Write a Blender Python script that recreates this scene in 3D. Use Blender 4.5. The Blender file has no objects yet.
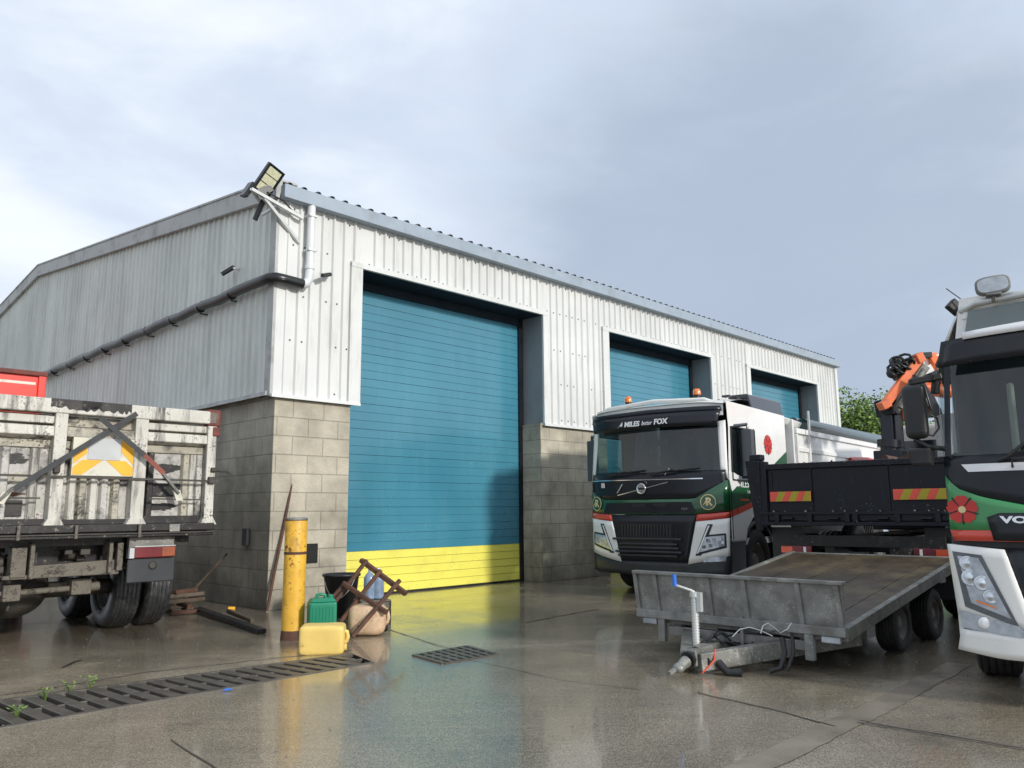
import bpy, math, random
from mathutils import Vector, Matrix
random.seed(7)
C = bpy.context.scene.collection
SC = bpy.context.scene
rad = math.radians

# ------------------------------------------------------------------ camera constants (measured)
F_, PIT, ROL, H = 788.3, .15985, -.00816, 1.35
cp, sp, cr, sr = math.cos(PIT), math.sin(PIT), math.cos(ROL), math.sin(ROL)
Fv = Vector((0, cp, sp)); U0 = Vector((0, -sp, cp)); R0 = Vector((1, 0, 0))
Rv = R0*cr + U0*sr; Uv = -R0*sr + U0*cr

def at(x, y, Y):
    """point of the place seen at picture position x,y and lying Y metres ahead"""
    d = Fv + Rv*((x-512)/F_) - Uv*((y-384)/F_)
    return Vector((0, 0, H)) + d*(Y/d.y)
def gp(x, y, z=0):
    d = Fv + Rv*((x-512)/F_) - Uv*((y-384)/F_)
    return Vector((0, 0, H)) + d*((z-H)/d.z)

# ------------------------------------------------------------------ materials
def lin(c): return tuple(c) + (1,)
def mat(name, col, rough=.5, metal=0, var=.18, scale=3, dirt=None, dcol=(.05,.045,.035), dscale=2.2, streak=False,
        bump=0, bscale=30, coat=0, spec=.5, emit=None, dlo=.48, rvar=.12, alpha=None, trans=0, fleck=0, fcol=(.02,.018,.016), fscale=38, flo=.60):
    m = bpy.data.materials.new(name); m.use_nodes = True
    nt = m.node_tree; N = nt.nodes; L = nt.links
    b = N['Principled BSDF']
    tc = N.new('ShaderNodeTexCoord')
    n1 = N.new('ShaderNodeTexNoise'); n1.inputs['Scale'].default_value = scale; n1.inputs['Detail'].default_value = 6
    L.new(tc.outputs['Object'], n1.inputs['Vector'])
    mr = N.new('ShaderNodeMapRange'); mr.inputs[1].default_value = .3; mr.inputs[2].default_value = .7
    mr.inputs[3].default_value = 1-var; mr.inputs[4].default_value = 1+var*.6
    L.new(n1.outputs['Fac'], mr.inputs[0])
    mx = N.new('ShaderNodeVectorMath'); mx.operation = 'SCALE'; mx.inputs[0].default_value = col[:3]
    L.new(mr.outputs[0], mx.inputs['Scale'])
    out = mx.outputs[0]
    if dirt:
        mp = N.new('ShaderNodeMapping'); L.new(tc.outputs['Object'], mp.inputs['Vector'])
        if streak: mp.inputs['Scale'].default_value = (2.2, 2.2, .28)
        n2 = N.new('ShaderNodeTexNoise'); n2.inputs['Scale'].default_value = dscale; n2.inputs['Detail'].default_value = 9
        n2.inputs['Roughness'].default_value = .68
        L.new(mp.outputs[0], n2.inputs['Vector'])
        r2 = N.new('ShaderNodeMapRange'); r2.inputs[1].default_value = dlo; r2.inputs[2].default_value = dlo+.16
        r2.inputs[3].default_value = 0; r2.inputs[4].default_value = dirt
        L.new(n2.outputs['Fac'], r2.inputs[0])
        mm = N.new('ShaderNodeMix'); mm.data_type = 'RGBA'
        L.new(r2.outputs[0], mm.inputs[0]); L.new(out, mm.inputs[6]); mm.inputs[7].default_value = lin(dcol)
        out = mm.outputs[2]
    if fleck:
        nf = N.new('ShaderNodeTexNoise'); nf.inputs['Scale'].default_value = fscale; nf.inputs['Detail'].default_value = 4; nf.inputs['Roughness'].default_value = .7
        L.new(tc.outputs['Object'], nf.inputs['Vector'])
        ad_ = N.new('ShaderNodeMath'); ad_.operation = 'MULTIPLY_ADD'; ad_.inputs[1].default_value = .45; L.new(n1.outputs['Fac'], ad_.inputs[0])
        sb_ = N.new('ShaderNodeMath'); sb_.operation = 'SUBTRACT'; L.new(nf.outputs['Fac'], sb_.inputs[0]); sb_.inputs[1].default_value = .225; L.new(sb_.outputs[0], ad_.inputs[2])
        rf_ = N.new('ShaderNodeMapRange'); rf_.inputs[1].default_value = flo; rf_.inputs[2].default_value = flo+.05; rf_.inputs[4].default_value = fleck; L.new(ad_.outputs[0], rf_.inputs[0])
        mf = N.new('ShaderNodeMix'); mf.data_type = 'RGBA'; L.new(rf_.outputs[0], mf.inputs[0]); L.new(out, mf.inputs[6]); mf.inputs[7].default_value = lin(fcol)
        out = mf.outputs[2]
    L.new(out, b.inputs['Base Color'])
    rr = N.new('ShaderNodeMapRange'); rr.inputs[3].default_value = max(.02, rough-rvar); rr.inputs[4].default_value = min(1, rough+rvar)
    L.new(n1.outputs['Fac'], rr.inputs[0]); L.new(rr.outputs[0], b.inputs['Roughness'])
    b.inputs['Metallic'].default_value = metal
    b.inputs['Specular IOR Level'].default_value = spec
    if coat: b.inputs['Coat Weight'].default_value = coat; b.inputs['Coat Roughness'].default_value = .08
    if trans: b.inputs['Transmission Weight'].default_value = trans
    if bump:
        n3 = N.new('ShaderNodeTexNoise'); n3.inputs['Scale'].default_value = bscale; n3.inputs['Detail'].default_value = 5
        L.new(tc.outputs['Object'], n3.inputs['Vector'])
        bp = N.new('ShaderNodeBump'); bp.inputs['Strength'].default_value = bump; bp.inputs['Distance'].default_value = .01
        L.new(n3.outputs['Fac'], bp.inputs['Height']); L.new(bp.outputs[0], b.inputs['Normal'])
    if emit:
        b.inputs['Emission Color'].default_value = lin(col); b.inputs['Emission Strength'].default_value = emit
    return m

def glass(name, tint=(.02,.03,.035), clear=.4):
    m = bpy.data.materials.new(name); m.use_nodes = True
    nt = m.node_tree; N = nt.nodes; L = nt.links
    b = N['Principled BSDF']; b.inputs['Base Color'].default_value = lin(tint); b.inputs['Roughness'].default_value = .04
    b.inputs['Specular IOR Level'].default_value = 1.0; b.inputs['Coat Weight'].default_value = .6; b.inputs['Coat Roughness'].default_value = .03
    tr = N.new('ShaderNodeBsdfTransparent'); tr.inputs[0].default_value = (.75,.9,.88,1)
    ms = N.new('ShaderNodeMixShader'); ms.inputs[0].default_value = clear
    L.new(b.outputs[0], ms.inputs[1]); L.new(tr.outputs[0], ms.inputs[2])
    L.new(ms.outputs[0], N['Material Output'].inputs['Surface'])
    return m

def blockwork(name, col, colb):
    m = bpy.data.materials.new(name); m.use_nodes = True
    nt = m.node_tree; N = nt.nodes; L = nt.links; b = N['Principled BSDF']
    tc = N.new('ShaderNodeTexCoord'); sx = N.new('ShaderNodeSeparateXYZ'); L.new(tc.outputs['Object'], sx.inputs[0])
    ad = N.new('ShaderNodeMath'); ad.operation = 'ADD'; L.new(sx.outputs[0], ad.inputs[0]); L.new(sx.outputs[1], ad.inputs[1])
    cb = N.new('ShaderNodeCombineXYZ'); L.new(ad.outputs[0], cb.inputs[0]); L.new(sx.outputs[2], cb.inputs[1])
    br = N.new('ShaderNodeTexBrick'); L.new(cb.outputs[0], br.inputs['Vector'])
    br.inputs['Scale'].default_value = 1; br.inputs['Brick Width'].default_value = .52; br.inputs['Row Height'].default_value = .274
    br.inputs['Mortar Size'].default_value = .008; br.inputs['Mortar Smooth'].default_value = .4; br.inputs['Bias'].default_value = -.1
    br.inputs['Color1'].default_value = lin(col); br.inputs['Color2'].default_value = lin(colb)
    br.inputs['Mortar'].default_value = lin([c*.62 for c in col])
    n = N.new('ShaderNodeTexNoise'); n.inputs['Scale'].default_value = 1.3; n.inputs['Detail'].default_value = 8; n.inputs['Roughness'].default_value = .65
    L.new(tc.outputs['Object'], n.inputs['Vector'])
    n2 = N.new('ShaderNodeTexNoise'); n2.inputs['Scale'].default_value = 45; n2.inputs['Detail'].default_value = 4
    L.new(tc.outputs['Object'], n2.inputs['Vector'])
    mr = N.new('ShaderNodeMapRange'); mr.inputs[1].default_value = .35; mr.inputs[2].default_value = .68; mr.inputs[3].default_value = .58; mr.inputs[4].default_value = 1.15
    L.new(n.outputs['Fac'], mr.inputs[0])
    # colour darkens towards the foot of the wall, edge broken by noise
    zr = N.new('ShaderNodeMapRange'); zr.inputs[1].default_value = 0; zr.inputs[2].default_value = .75; zr.inputs[3].default_value = .45; zr.inputs[4].default_value = 1
    za = N.new('ShaderNodeMath'); za.operation = 'MULTIPLY_ADD'; za.inputs[1].default_value = .9; L.new(n.outputs['Fac'], za.inputs[0])
    zz = N.new('ShaderNodeMath'); zz.operation = 'SUBTRACT'; L.new(sx.outputs[2], zz.inputs[0]); zz.inputs[1].default_value = .4; L.new(zz.outputs[0], za.inputs[2])
    L.new(za.outputs[0], zr.inputs[0])
    mu = N.new('ShaderNodeMath'); mu.operation = 'MULTIPLY'; L.new(mr.outputs[0], mu.inputs[0]); L.new(zr.outputs[0], mu.inputs[1])
    m2 = N.new('ShaderNodeMapRange'); m2.inputs[3].default_value = .78; m2.inputs[4].default_value = 1.2; L.new(n2.outputs['Fac'], m2.inputs[0])
    mu2 = N.new('ShaderNodeMath'); mu2.operation = 'MULTIPLY'; L.new(mu.outputs[0], mu2.inputs[0]); L.new(m2.outputs[0], mu2.inputs[1])
    sc = N.new('ShaderNodeVectorMath'); sc.operation = 'SCALE'; L.new(br.outputs['Color'], sc.inputs[0]); L.new(mu2.outputs[0], sc.inputs['Scale'])
    L.new(sc.outputs[0], b.inputs['Base Color']); b.inputs['Roughness'].default_value = .8
    bh = N.new('ShaderNodeMath'); bh.operation = 'MULTIPLY_ADD'; bh.inputs[1].default_value = -1.2; L.new(br.outputs['Fac'], bh.inputs[0]); L.new(n2.outputs['Fac'], bh.inputs[2])
    bp = N.new('ShaderNodeBump'); bp.inputs['Strength'].default_value = .7; bp.inputs['Distance'].default_value = .008
    L.new(bh.outputs[0], bp.inputs['Height']); L.new(bp.outputs[0], b.inputs['Normal'])
    return m

def wet_concrete(name, base=(.35,.298,.22), dark=(.045,.04,.032)):
    m = bpy.data.materials.new(name); m.use_nodes = True
    nt = m.node_tree; N = nt.nodes; L = nt.links; b = N['Principled BSDF']
    tc = N.new('ShaderNodeTexCoord')
    def noise(s, d=6, r=.6, dist=0, src=None):
        n = N.new('ShaderNodeTexNoise'); n.inputs['Scale'].default_value = s; n.inputs['Detail'].default_value = d
        n.inputs['Roughness'].default_value = r; n.inputs['Distortion'].default_value = dist
        L.new(src or tc.outputs['Object'], n.inputs['Vector']); return n
    def mr(i, a, b_, c, d):
        n = N.new('ShaderNodeMapRange'); n.inputs[1].default_value = a; n.inputs[2].default_value = b_; n.inputs[3].default_value = c; n.inputs[4].default_value = d
        L.new(i, n.inputs[0]); return n.outputs[0]
    def mul(a, c):
        n = N.new('ShaderNodeMath'); n.operation = 'MULTIPLY'; L.new(a, n.inputs[0]); L.new(c, n.inputs[1]); return n.outputs[0]
    big = noise(.28, 7, .62, .6); mid = noise(1.7, 8, .68); fine = noise(26, 5, .7); grit = noise(85, 3, .85)
    # brushed marks run one way
    mp = N.new('ShaderNodeMapping'); mp.inputs['Rotation'].default_value = (0,0,rad(-44)); mp.inputs['Scale'].default_value = (1.1,9,1)
    L.new(tc.outputs['Object'], mp.inputs[0]); br = noise(.9, 6, .6, 0, mp.outputs[0])
    f = mul(mul(mr(big.outputs['Fac'], .35,.62,1.2,.62), mr(mid.outputs['Fac'], .3,.7,.62,1.3)), mul(mr(fine.outputs['Fac'],.3,.7,.72,1.3), mr(grit.outputs['Fac'],.42,.64,.5,1.75)))
    f = mul(f, mr(br.outputs['Fac'], .35,.7,.90,1.06))
    cm = N.new('ShaderNodeMix'); cm.data_type = 'RGBA'; L.new(mr(mid.outputs['Fac'], .42,.66,0,.75), cm.inputs[0])
    cm.inputs[6].default_value = lin(base); cm.inputs[7].default_value = lin([base[0]*.55, base[1]*.55, base[2]*.5])
    sc = N.new('ShaderNodeVectorMath'); sc.operation = 'SCALE'; L.new(cm.outputs[2], sc.inputs[0]); L.new(f, sc.inputs['Scale'])
    L.new(sc.outputs[0], b.inputs['Base Color'])
    wet = mr(big.outputs['Fac'], .36, .56, .27, .10)     # standing film of water where the slab dips
    wr = mul(wet, mr(mid.outputs['Fac'], .3,.7,.6,1.7))
    L.new(wr, b.inputs['Roughness'])
    b.inputs['Specular IOR Level'].default_value = .5
    b.inputs['Coat Weight'].default_value = .75; b.inputs['Coat IOR'].default_value = 1.33
    L.new(mul(wr, mr(fine.outputs['Fac'],.2,.8,.45,.8)), b.inputs['Coat Roughness'])
    bh = N.new('ShaderNodeMath'); bh.operation = 'MULTIPLY_ADD'; bh.inputs[1].default_value = .5
    L.new(grit.outputs['Fac'], bh.inputs[0]); L.new(fine.outputs['Fac'], bh.inputs[2])
    bp = N.new('ShaderNodeBump'); bp.inputs['Distance'].default_value = .006
    L.new(mr(big.outputs['Fac'], .4,.6,.8,.32), bp.inputs['Strength'])
    L.new(bh.outputs[0], bp.inputs['Height']); L.new(bp.outputs[0], b.inputs['Normal'])
    return m

M = {}
M['clad_front'] = mat('white_cladding', (.64,.65,.63), .45, var=.09, scale=.8, dirt=.5, dcol=(.42,.41,.37), streak=True, dscale=3.0, dlo=.53)
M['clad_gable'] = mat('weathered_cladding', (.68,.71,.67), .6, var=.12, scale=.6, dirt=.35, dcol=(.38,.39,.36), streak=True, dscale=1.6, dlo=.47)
M['trim_grey'] = mat('grey_trim', (.30,.36,.42), .45, var=.08, dirt=.3, dcol=(.14,.15,.15), dlo=.52)
M['verge'] = mat('verge_flashing', (.42,.43,.42), .55, var=.12, dirt=.6, dcol=(.12,.12,.11), dlo=.5)
M['reveal'] = mat('reveal_flashing', (.24,.26,.27), .5, var=.1, dirt=.4, dcol=(.15,.16,.15), streak=True)
M['roof'] = mat('roof_sheet', (.12,.13,.14), .55, var=.15, dirt=.4)
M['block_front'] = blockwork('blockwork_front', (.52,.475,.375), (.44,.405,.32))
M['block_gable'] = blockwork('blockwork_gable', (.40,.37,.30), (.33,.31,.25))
M['teal'] = mat('teal_door_paint', (.05,.215,.30), .26, var=.12, scale=.7, dirt=.18, dcol=(.11,.27,.34), dscale=2.0, dlo=.50, streak=True, coat=.5, fleck=.35, fcol=(.2,.33,.36), fscale=18, flo=.66)
M['yellow_door'] = mat('yellow_door_paint', (.80,.74,.13), .34, var=.06, dirt=.35, dcol=(.5,.42,.14), dscale=1.9, dlo=.52, fleck=.4, fcol=(.2,.18,.1), fscale=26, flo=.64)
M['black'] = mat('black_plastic', (.012,.013,.014), .45, var=.3, dirt=.2, dcol=(.05,.05,.045))
M['black_gloss'] = mat('black_gloss', (.008,.012,.018), .16, var=.2, coat=.5, dirt=.15, dcol=(.04,.045,.05))
M['charcoal'] = mat('charcoal_paint', (.009,.012,.018), .3, var=.2, dirt=.2, dcol=(.03,.03,.028), spec=.4)
M['dkgrey'] = mat('dark_grey_plastic', (.026,.03,.035), .45, var=.2, dirt=.3, dcol=(.07,.07,.06))
M['pvc_white'] = mat('white_pvc', (.66,.68,.69), .35, var=.05, dirt=.25, dcol=(.4,.4,.36))
M['pvc_black'] = mat('black_pvc', (.012,.013,.014), .3, var=.2)
M['galv'] = mat('galvanised_steel', (.27,.275,.26), .48, .35, var=.3, scale=6, dirt=.65, dcol=(.12,.11,.09), dscale=4.5, dlo=.49, fleck=.5, fcol=(.5,.5,.46), fscale=55, flo=.60)
M['galv_dull'] = mat('dull_galvanised', (.21,.21,.19), .55, .25, var=.35, scale=5, dirt=.75, dcol=(.075,.07,.055), dscale=6, dlo=.49, fleck=.7, fcol=(.42,.42,.38), fscale=40, flo=.60)
M['galv_bright'] = mat('bright_galvanised', (.62,.64,.62), .4, .4, var=.15, dirt=.4, dcol=(.2,.18,.15), dlo=.55)
M['white_paint'] = mat('white_truck_paint', (.80,.80,.77), .25, var=.04, coat=.5, dirt=.15, dcol=(.5,.48,.42), dlo=.56)
M['green_paint'] = mat('dark_green_paint', (.012,.085,.032), .25, var=.1, coat=.5)
M['green_bright'] = mat('green_livery', (.045,.27,.085), .3, var=.08, coat=.4, dirt=.2, dcol=(.1,.25,.12))
M['red_livery'] = mat('red_livery', (.62,.06,.035), .3, var=.08, coat=.4)
M['rose_red'] = mat('rose_red', (.55,.035,.025), .35, var=.12)
M['cream'] = mat('cream_lettering', (.75,.62,.32), .4, var=.05)
M['white_letter'] = mat('white_lettering', (.82,.83,.84), .4, var=.03)
M['chrome'] = mat('chrome', (.75,.76,.78), .15, 1, var=.05)
M['glass'] = glass('tinted_glass', (.02,.03,.035), .5)
M['glass_side'] = glass('side_glass', (.012,.02,.024), .55)
M['lens_clear'] = mat('clear_lens', (.42,.46,.50), .08, .3, var=.3, scale=14, coat=1)
M['lens_dark'] = mat('smoked_lens', (.07,.08,.09), .06, .2, var=.4, scale=12, coat=1)
M['roof_glass'] = mat('roof_glass', (.11,.15,.15), .08, .1, var=.1, coat=1)
M['mirror_grey'] = mat('mirror_grey', (.07,.078,.088), .35, var=.1, coat=.3)
M['lens_bright'] = mat('bright_reflector', (.62,.66,.70), .06, .8, var=.35, scale=20, coat=1)
M['amber'] = mat('amber_lens', (.85,.22,.03), .2, var=.2, coat=.6)
M['red_lens'] = mat('red_lens', (.17,.012,.018), .35, var=.3, coat=.3, dirt=.6, dcol=(.07,.025,.022))
M['dull_amber'] = mat('dull_amber', (.36,.09,.035), .4, var=.3, dirt=.5, dcol=(.12,.04,.03))
M['orange_lens'] = mat('orange_lens', (.75,.10,.03), .25, var=.2, coat=.5)
M['tyre'] = mat('tyre_rubber', (.022,.023,.024), .72, var=.35, scale=8, dirt=.5, dcol=(.075,.07,.06), dscale=6, dlo=.5, bump=.5, bscale=60)
M['tyre_wet'] = mat('wet_tyre_rubber', (.03,.031,.033), .38, var=.4, scale=20, dirt=.55, dcol=(.12,.12,.115), dscale=11, dlo=.52, bump=.9, bscale=45)
M['rim'] = mat('wheel_rim', (.16,.155,.15), .5, .3, var=.3, dirt=.6, dcol=(.06,.05,.04), dlo=.45)
M['grime'] = mat('grimy_steel', (.065,.058,.048), .6, .1, var=.4, scale=7, dirt=.75, dcol=(.022,.02,.018), dscale=4, dlo=.45, bump=.5)
M['grime_light'] = mat('mud_caked_steel', (.17,.15,.12), .7, 0, var=.35, scale=9, dirt=.9, dcol=(.035,.03,.025), dscale=9, dlo=.48, bump=.6, fleck=.8, fscale=60, flo=.57)
M['grime_dark'] = mat('oily_steel', (.012,.011,.011), .5, .1, var=.4, scale=7, dirt=.6, dcol=(.05,.043,.035), dscale=6, dlo=.5, fleck=.7, fcol=(.24,.22,.19), fscale=24, flo=.63)
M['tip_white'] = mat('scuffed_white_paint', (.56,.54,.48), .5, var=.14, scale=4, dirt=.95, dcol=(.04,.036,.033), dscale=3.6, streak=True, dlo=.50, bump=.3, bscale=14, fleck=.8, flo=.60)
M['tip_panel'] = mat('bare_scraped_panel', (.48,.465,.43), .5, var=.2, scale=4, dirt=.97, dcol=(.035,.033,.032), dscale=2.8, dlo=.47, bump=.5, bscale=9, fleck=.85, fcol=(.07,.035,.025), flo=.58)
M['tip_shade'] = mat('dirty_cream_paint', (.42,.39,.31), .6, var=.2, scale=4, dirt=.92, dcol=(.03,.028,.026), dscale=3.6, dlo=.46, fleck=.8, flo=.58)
M['hazard_yellow'] = mat('hazard_amber', (.85,.42,.02), .4, var=.1, dirt=.5, dcol=(.4,.25,.08), dlo=.58)
M['hazard_white'] = mat('hazard_white', (.62,.60,.50), .45, var=.12, dirt=.7, dcol=(.2,.18,.14), dscale=6, dlo=.56)
M['hazard_red'] = mat('marker_red', (.80,.10,.06), .4, var=.1)
M['marker_yellow'] = mat('marker_olive_yellow', (.42,.33,.02), .45, var=.1)
M['strap'] = mat('webbing_strap', (.055,.057,.06), .8, var=.3, scale=8)
M['strap_red'] = mat('faded_red_webbing', (.22,.07,.05), .8, var=.3)
M['rust'] = mat('rust', (.11,.05,.03), .8, 0, var=.4, scale=9, dirt=.6, dcol=(.05,.03,.022), dscale=6, bump=.5)
M['rust_red'] = mat('red_rust', (.17,.04,.028), .7, 0, var=.4, scale=12, dirt=.6, dcol=(.06,.03,.025), dscale=9)
M['bollard'] = mat('yellow_bollard_paint', (.74,.42,.045), .42, var=.14, scale=6, dirt=.85, dcol=(.30,.17,.04), dscale=5, dlo=.52, bump=.35, bscale=18, fleck=.9, fcol=(.09,.035,.015), fscale=22, flo=.62)
M['body_black'] = mat('black_tipper_paint', (.003,.005,.010), .34, var=.4, scale=4, dirt=.5, dcol=(.022,.028,.036), dscale=6, dlo=.55, streak=True, spec=.28, fleck=.7, fcol=(.16,.17,.18), flo=.655)
M['crane_orange'] = mat('orange_crane_paint', (.80,.17,.045), .4, var=.14, scale=5, dirt=.5, dcol=(.3,.08,.04), dlo=.54)
M['deck'] = mat('wet_plywood_deck', (.060,.044,.026), .5, var=.4, scale=3, dirt=.6, dcol=(.15,.115,.06), dscale=2.6, dlo=.49, bump=.4, bscale=24, fleck=.5, fcol=(.26,.22,.15), fscale=30, flo=.66)
M['wood'] = mat('wet_timber', (.10,.07,.045), .6, var=.35, scale=8, dirt=.6, dcol=(.03,.025,.02), dscale=5)
M['green_can'] = mat('green_plastic', (.008,.22,.12), .38, var=.12, dirt=.3, dcol=(.01,.09,.05))
M['yellow_can'] = mat('yellowed_plastic', (.80,.58,.17), .4, fleck=.6, fcol=(.25,.13,.04), flo=.66, var=.12, scale=5, dirt=.5, dcol=(.38,.24,.07), dscale=5, dlo=.54)
M['tan_can'] = mat('tan_plastic', (.66,.47,.30), .45, fleck=.7, fcol=(.2,.08,.03), flo=.62, var=.2, scale=7, dirt=.6, dcol=(.32,.18,.1), dscale=6, dlo=.5)
M['blue_bottle'] = mat('pale_blue_plastic', (.30,.40,.55), .2, var=.3, scale=14, trans=.3)
M['red_steel'] = mat('red_box_paint', (.72,.03,.015), .35, var=.1, dirt=.3, dcol=(.3,.02,.015), dlo=.56)
M['grate'] = mat('cast_grate', (.075,.067,.055), .42, var=.35, scale=7, dirt=.5, dcol=(.12,.105,.085), dscale=4, bump=.6, bscale=30)
M['soffit_shade'] = mat('shaded_soffit', (.022,.032,.042), .8, spec=.08)  # blue-black colour carries the shade under the door heads
M['pit'] = mat('dark_pit', (.010,.010,.009), .4)
M['blue_grip'] = mat('blue_grip', (.03,.16,.62), .4)
M['led'] = mat('led_panel', (.62,.62,.42), .25, var=.2, scale=30, coat=.6)
M['ground'] = wet_concrete('wet_concrete')
M['joint'] = mat('joint_filler', (.05,.046,.038), .3, var=.4, dirt=.6, dcol=(.06,.055,.045))
M['joint_wide'] = mat('wide_joint', (.26,.225,.17), .2, var=.4, dirt=.7, dcol=(.22,.19,.15), dscale=6, bump=.4, bscale=90)
M['joint_light'] = mat('slab_edge', (.20,.18,.15), .4, var=.4, dirt=.7, dcol=(.08,.07,.06), dscale=5)
M['leaf_a'] = mat('leaf_mid', (.13,.23,.035), .55, var=.4, scale=2)
M['leaf_b'] = mat('leaf_light', (.20,.31,.06), .55, var=.3, scale=2)
M['leaf_c'] = mat('leaf_dark', (.04,.08,.016), .6, var=.3, scale=2)
M['bark'] = mat('bark', (.07,.055,.04), .9, var=.3)
M['tarp_green'] = mat('green_sheet', (.012,.045,.052), .2, var=.15, coat=.4)
M['seat_cloth'] = mat('seat_cloth', (.075,.085,.088), .8)
M['red_rag'] = mat('red_cable', (.7,.08,.04), .5)
M['pale_grey'] = mat('pale_grey_panel', (.50,.52,.52), .5, var=.1, dirt=.4, dcol=(.3,.3,.28))

# ------------------------------------------------------------------ mesh builder
class MB:
    def __init__(s): s.v = []; s.f = []; s.m = []; s.mi = 0; s.sm = []; s.smooth = False
    def add(s, vs, fs):
        o = len(s.v); s.v += [tuple(v) for v in vs]
        for f in fs: s.f.append([i+o for i in f]); s.m.append(s.mi); s.sm.append(s.smooth)
        return s
    def box(s, x0, x1, y0, y1, z0, z1, mtx=None):
        vs = [Vector(p) for p in ((x0,y0,z0),(x1,y0,z0),(x1,y1,z0),(x0,y1,z0),(x0,y0,z1),(x1,y0,z1),(x1,y1,z1),(x0,y1,z1))]
        if mtx: vs = [mtx @ v for v in vs]
        return s.add(vs, [(0,3,2,1),(4,5,6,7),(0,1,5,4),(1,2,6,5),(2,3,7,6),(3,0,4,7)])
    def hexa(s, vs): return s.add(vs, [(0,3,2,1),(4,5,6,7),(0,1,5,4),(1,2,6,5),(2,3,7,6),(3,0,4,7)])
    def beam(s, a, b, w, h, up=(0,0,1)):
        a = Vector(a); b = Vector(b); d = (b-a); l = d.length; d.normalize()
        sx = d.cross(Vector(up));
        if sx.length < 1e-4: sx = d.cross(Vector((0,1,0)))
        sx.normalize(); uz = sx.cross(d)
        mt = Matrix((( *sx, ),( *d, ),( *uz, ))).transposed().to_4x4(); mt.translation = a
        return s.box(-w/2, w/2, 0, l, -h/2, h/2, mt)
    def tube(s, pts, r, n=10, caps=True, r1=None):
        pts = [Vector(p) for p in pts]; rings = []; N_ = len(pts)
        ref = None; sm = s.smooth
        for i, p in enumerate(pts):
            d = (pts[min(i+1,N_-1)]-pts[max(i-1,0)]).normalized()
            if ref is None or abs(ref.dot(d)) > .98:
                ref = Vector((0,0,1)) if abs(d.z) < .9 else Vector((1,0,0))
            a = d.cross(ref).normalized(); b = a.cross(d).normalized(); ref = b
            rr = r if r1 is None else r+(r1-r)*i/(N_-1)
            rings.append([p + a*(rr*math.cos(2*math.pi*k/n)) + b*(rr*math.sin(2*math.pi*k/n)) for k in range(n)])
        vs = [v for R_ in rings for v in R_]; fs = []
        for i in range(N_-1):
            for k in range(n): fs.append((i*n+k, i*n+(k+1)%n, (i+1)*n+(k+1)%n, (i+1)*n+k))
        s.smooth = True; s.add(vs, fs); s.smooth = sm
        if caps: s.add(vs[:n], [tuple(range(n))]); s.add(vs[-n:], [tuple(range(n-1,-1,-1))])
        return s
    def lathe(s, prof, n=32, mtx=None, a0=0, a1=2*math.pi):
        """prof: list of (r, h) around local Z"""
        sm = s.smooth; full = abs(a1-a0-2*math.pi) < 1e-6; m = n if full else n+1
        vs = []
        for r, h in prof:
            for k in range(m):
                a = a0+(a1-a0)*k/n; v = Vector((r*math.cos(a), r*math.sin(a), h)); vs.append(mtx @ v if mtx else v)
        fs = []
        for i in range(len(prof)-1):
            for k in range(n):
                k2 = (k+1) % m; fs.append((i*m+k, i*m+k2, (i+1)*m+k2, (i+1)*m+k))
        s.smooth = True; s.add(vs, fs); s.smooth = sm; return s
    def grid(s, fn, nu, nv):
        vs = [fn(i/nu, j/nv) for j in range(nv+1) for i in range(nu+1)]
        fs = [(j*(nu+1)+i, j*(nu+1)+i+1, (j+1)*(nu+1)+i+1, (j+1)*(nu+1)+i) for j in range(nv) for i in range(nu)]
        sm = s.smooth; s.smooth = True; s.add(vs, fs); s.smooth = sm; return s
    def prism(s, poly, t, mtx):
        """poly in local XY, extruded 0..t along Z"""
        n = len(poly); vs = [mtx @ Vector((x,y,0)) for x,y in poly] + [mtx @ Vector((x,y,t)) for x,y in poly]
        return s.add(vs, [tuple(range(n-1,-1,-1)), tuple(range(n,2*n))] + [(i,(i+1)%n,n+(i+1)%n,n+i) for i in range(n)])
    def ball(s, c, r, n=10, sq=(1,1,1)):
        c = Vector(c); prof = [(math.sin(math.pi*i/n)*1.0, -math.cos(math.pi*i/n)) for i in range(n+1)]
        mt = Matrix.Translation(c) @ Matrix.Diagonal((r*sq[0], r*sq[1], r*sq[2], 1)); return s.lathe(prof, n*2, mt)
    def build_each(s, name, mats, parent=None, bevel=0, seg=2, solid=0):
        par = list(range(len(s.v)))
        def fi(a):
            while par[a] != a: par[a] = par[par[a]]; a = par[a]
            return a
        for f in s.f:
            for i in f[1:]: par[fi(i)] = fi(f[0])
        gs = {}
        for k, f in enumerate(s.f): gs.setdefault(fi(f[0]), []).append(k)
        out = []
        for ks in gs.values():
            q = MB(); mp = {}
            for k in ks:
                nf = []
                for i in s.f[k]:
                    if i not in mp: mp[i] = len(q.v); q.v.append(s.v[i])
                    nf.append(mp[i])
                q.f.append(nf); q.m.append(s.m[k]); q.sm.append(s.sm[k])
            out.append(q.build(name, mats, parent, bevel, seg, solid))
        return out
    def build(s, name, mats, parent=None, bevel=0, seg=2, solid=0, weighted=False):
        me = bpy.data.meshes.new(name); me.from_pydata(s.v, [], s.f)
        if not isinstance(mats, (list, tuple)): mats = [mats]
        for m in mats: me.materials.append(M[m] if isinstance(m, str) else m)
        for p, mi, sm in zip(me.polygons, s.m, s.sm): p.material_index = mi; p.use_smooth = sm
        me.update()
        o = bpy.data.objects.new(name, me); C.objects.link(o)
        if parent: o.parent = parent
        if solid:
            sd = o.modifiers.new('solid', 'SOLIDIFY'); sd.thickness = solid; sd.offset = -1
        if bevel:
            bv = o.modifiers.new('bevel', 'BEVEL'); bv.width = bevel; bv.segments = seg; bv.limit_method = 'ANGLE'; bv.angle_limit = rad(40)
        return o

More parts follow.
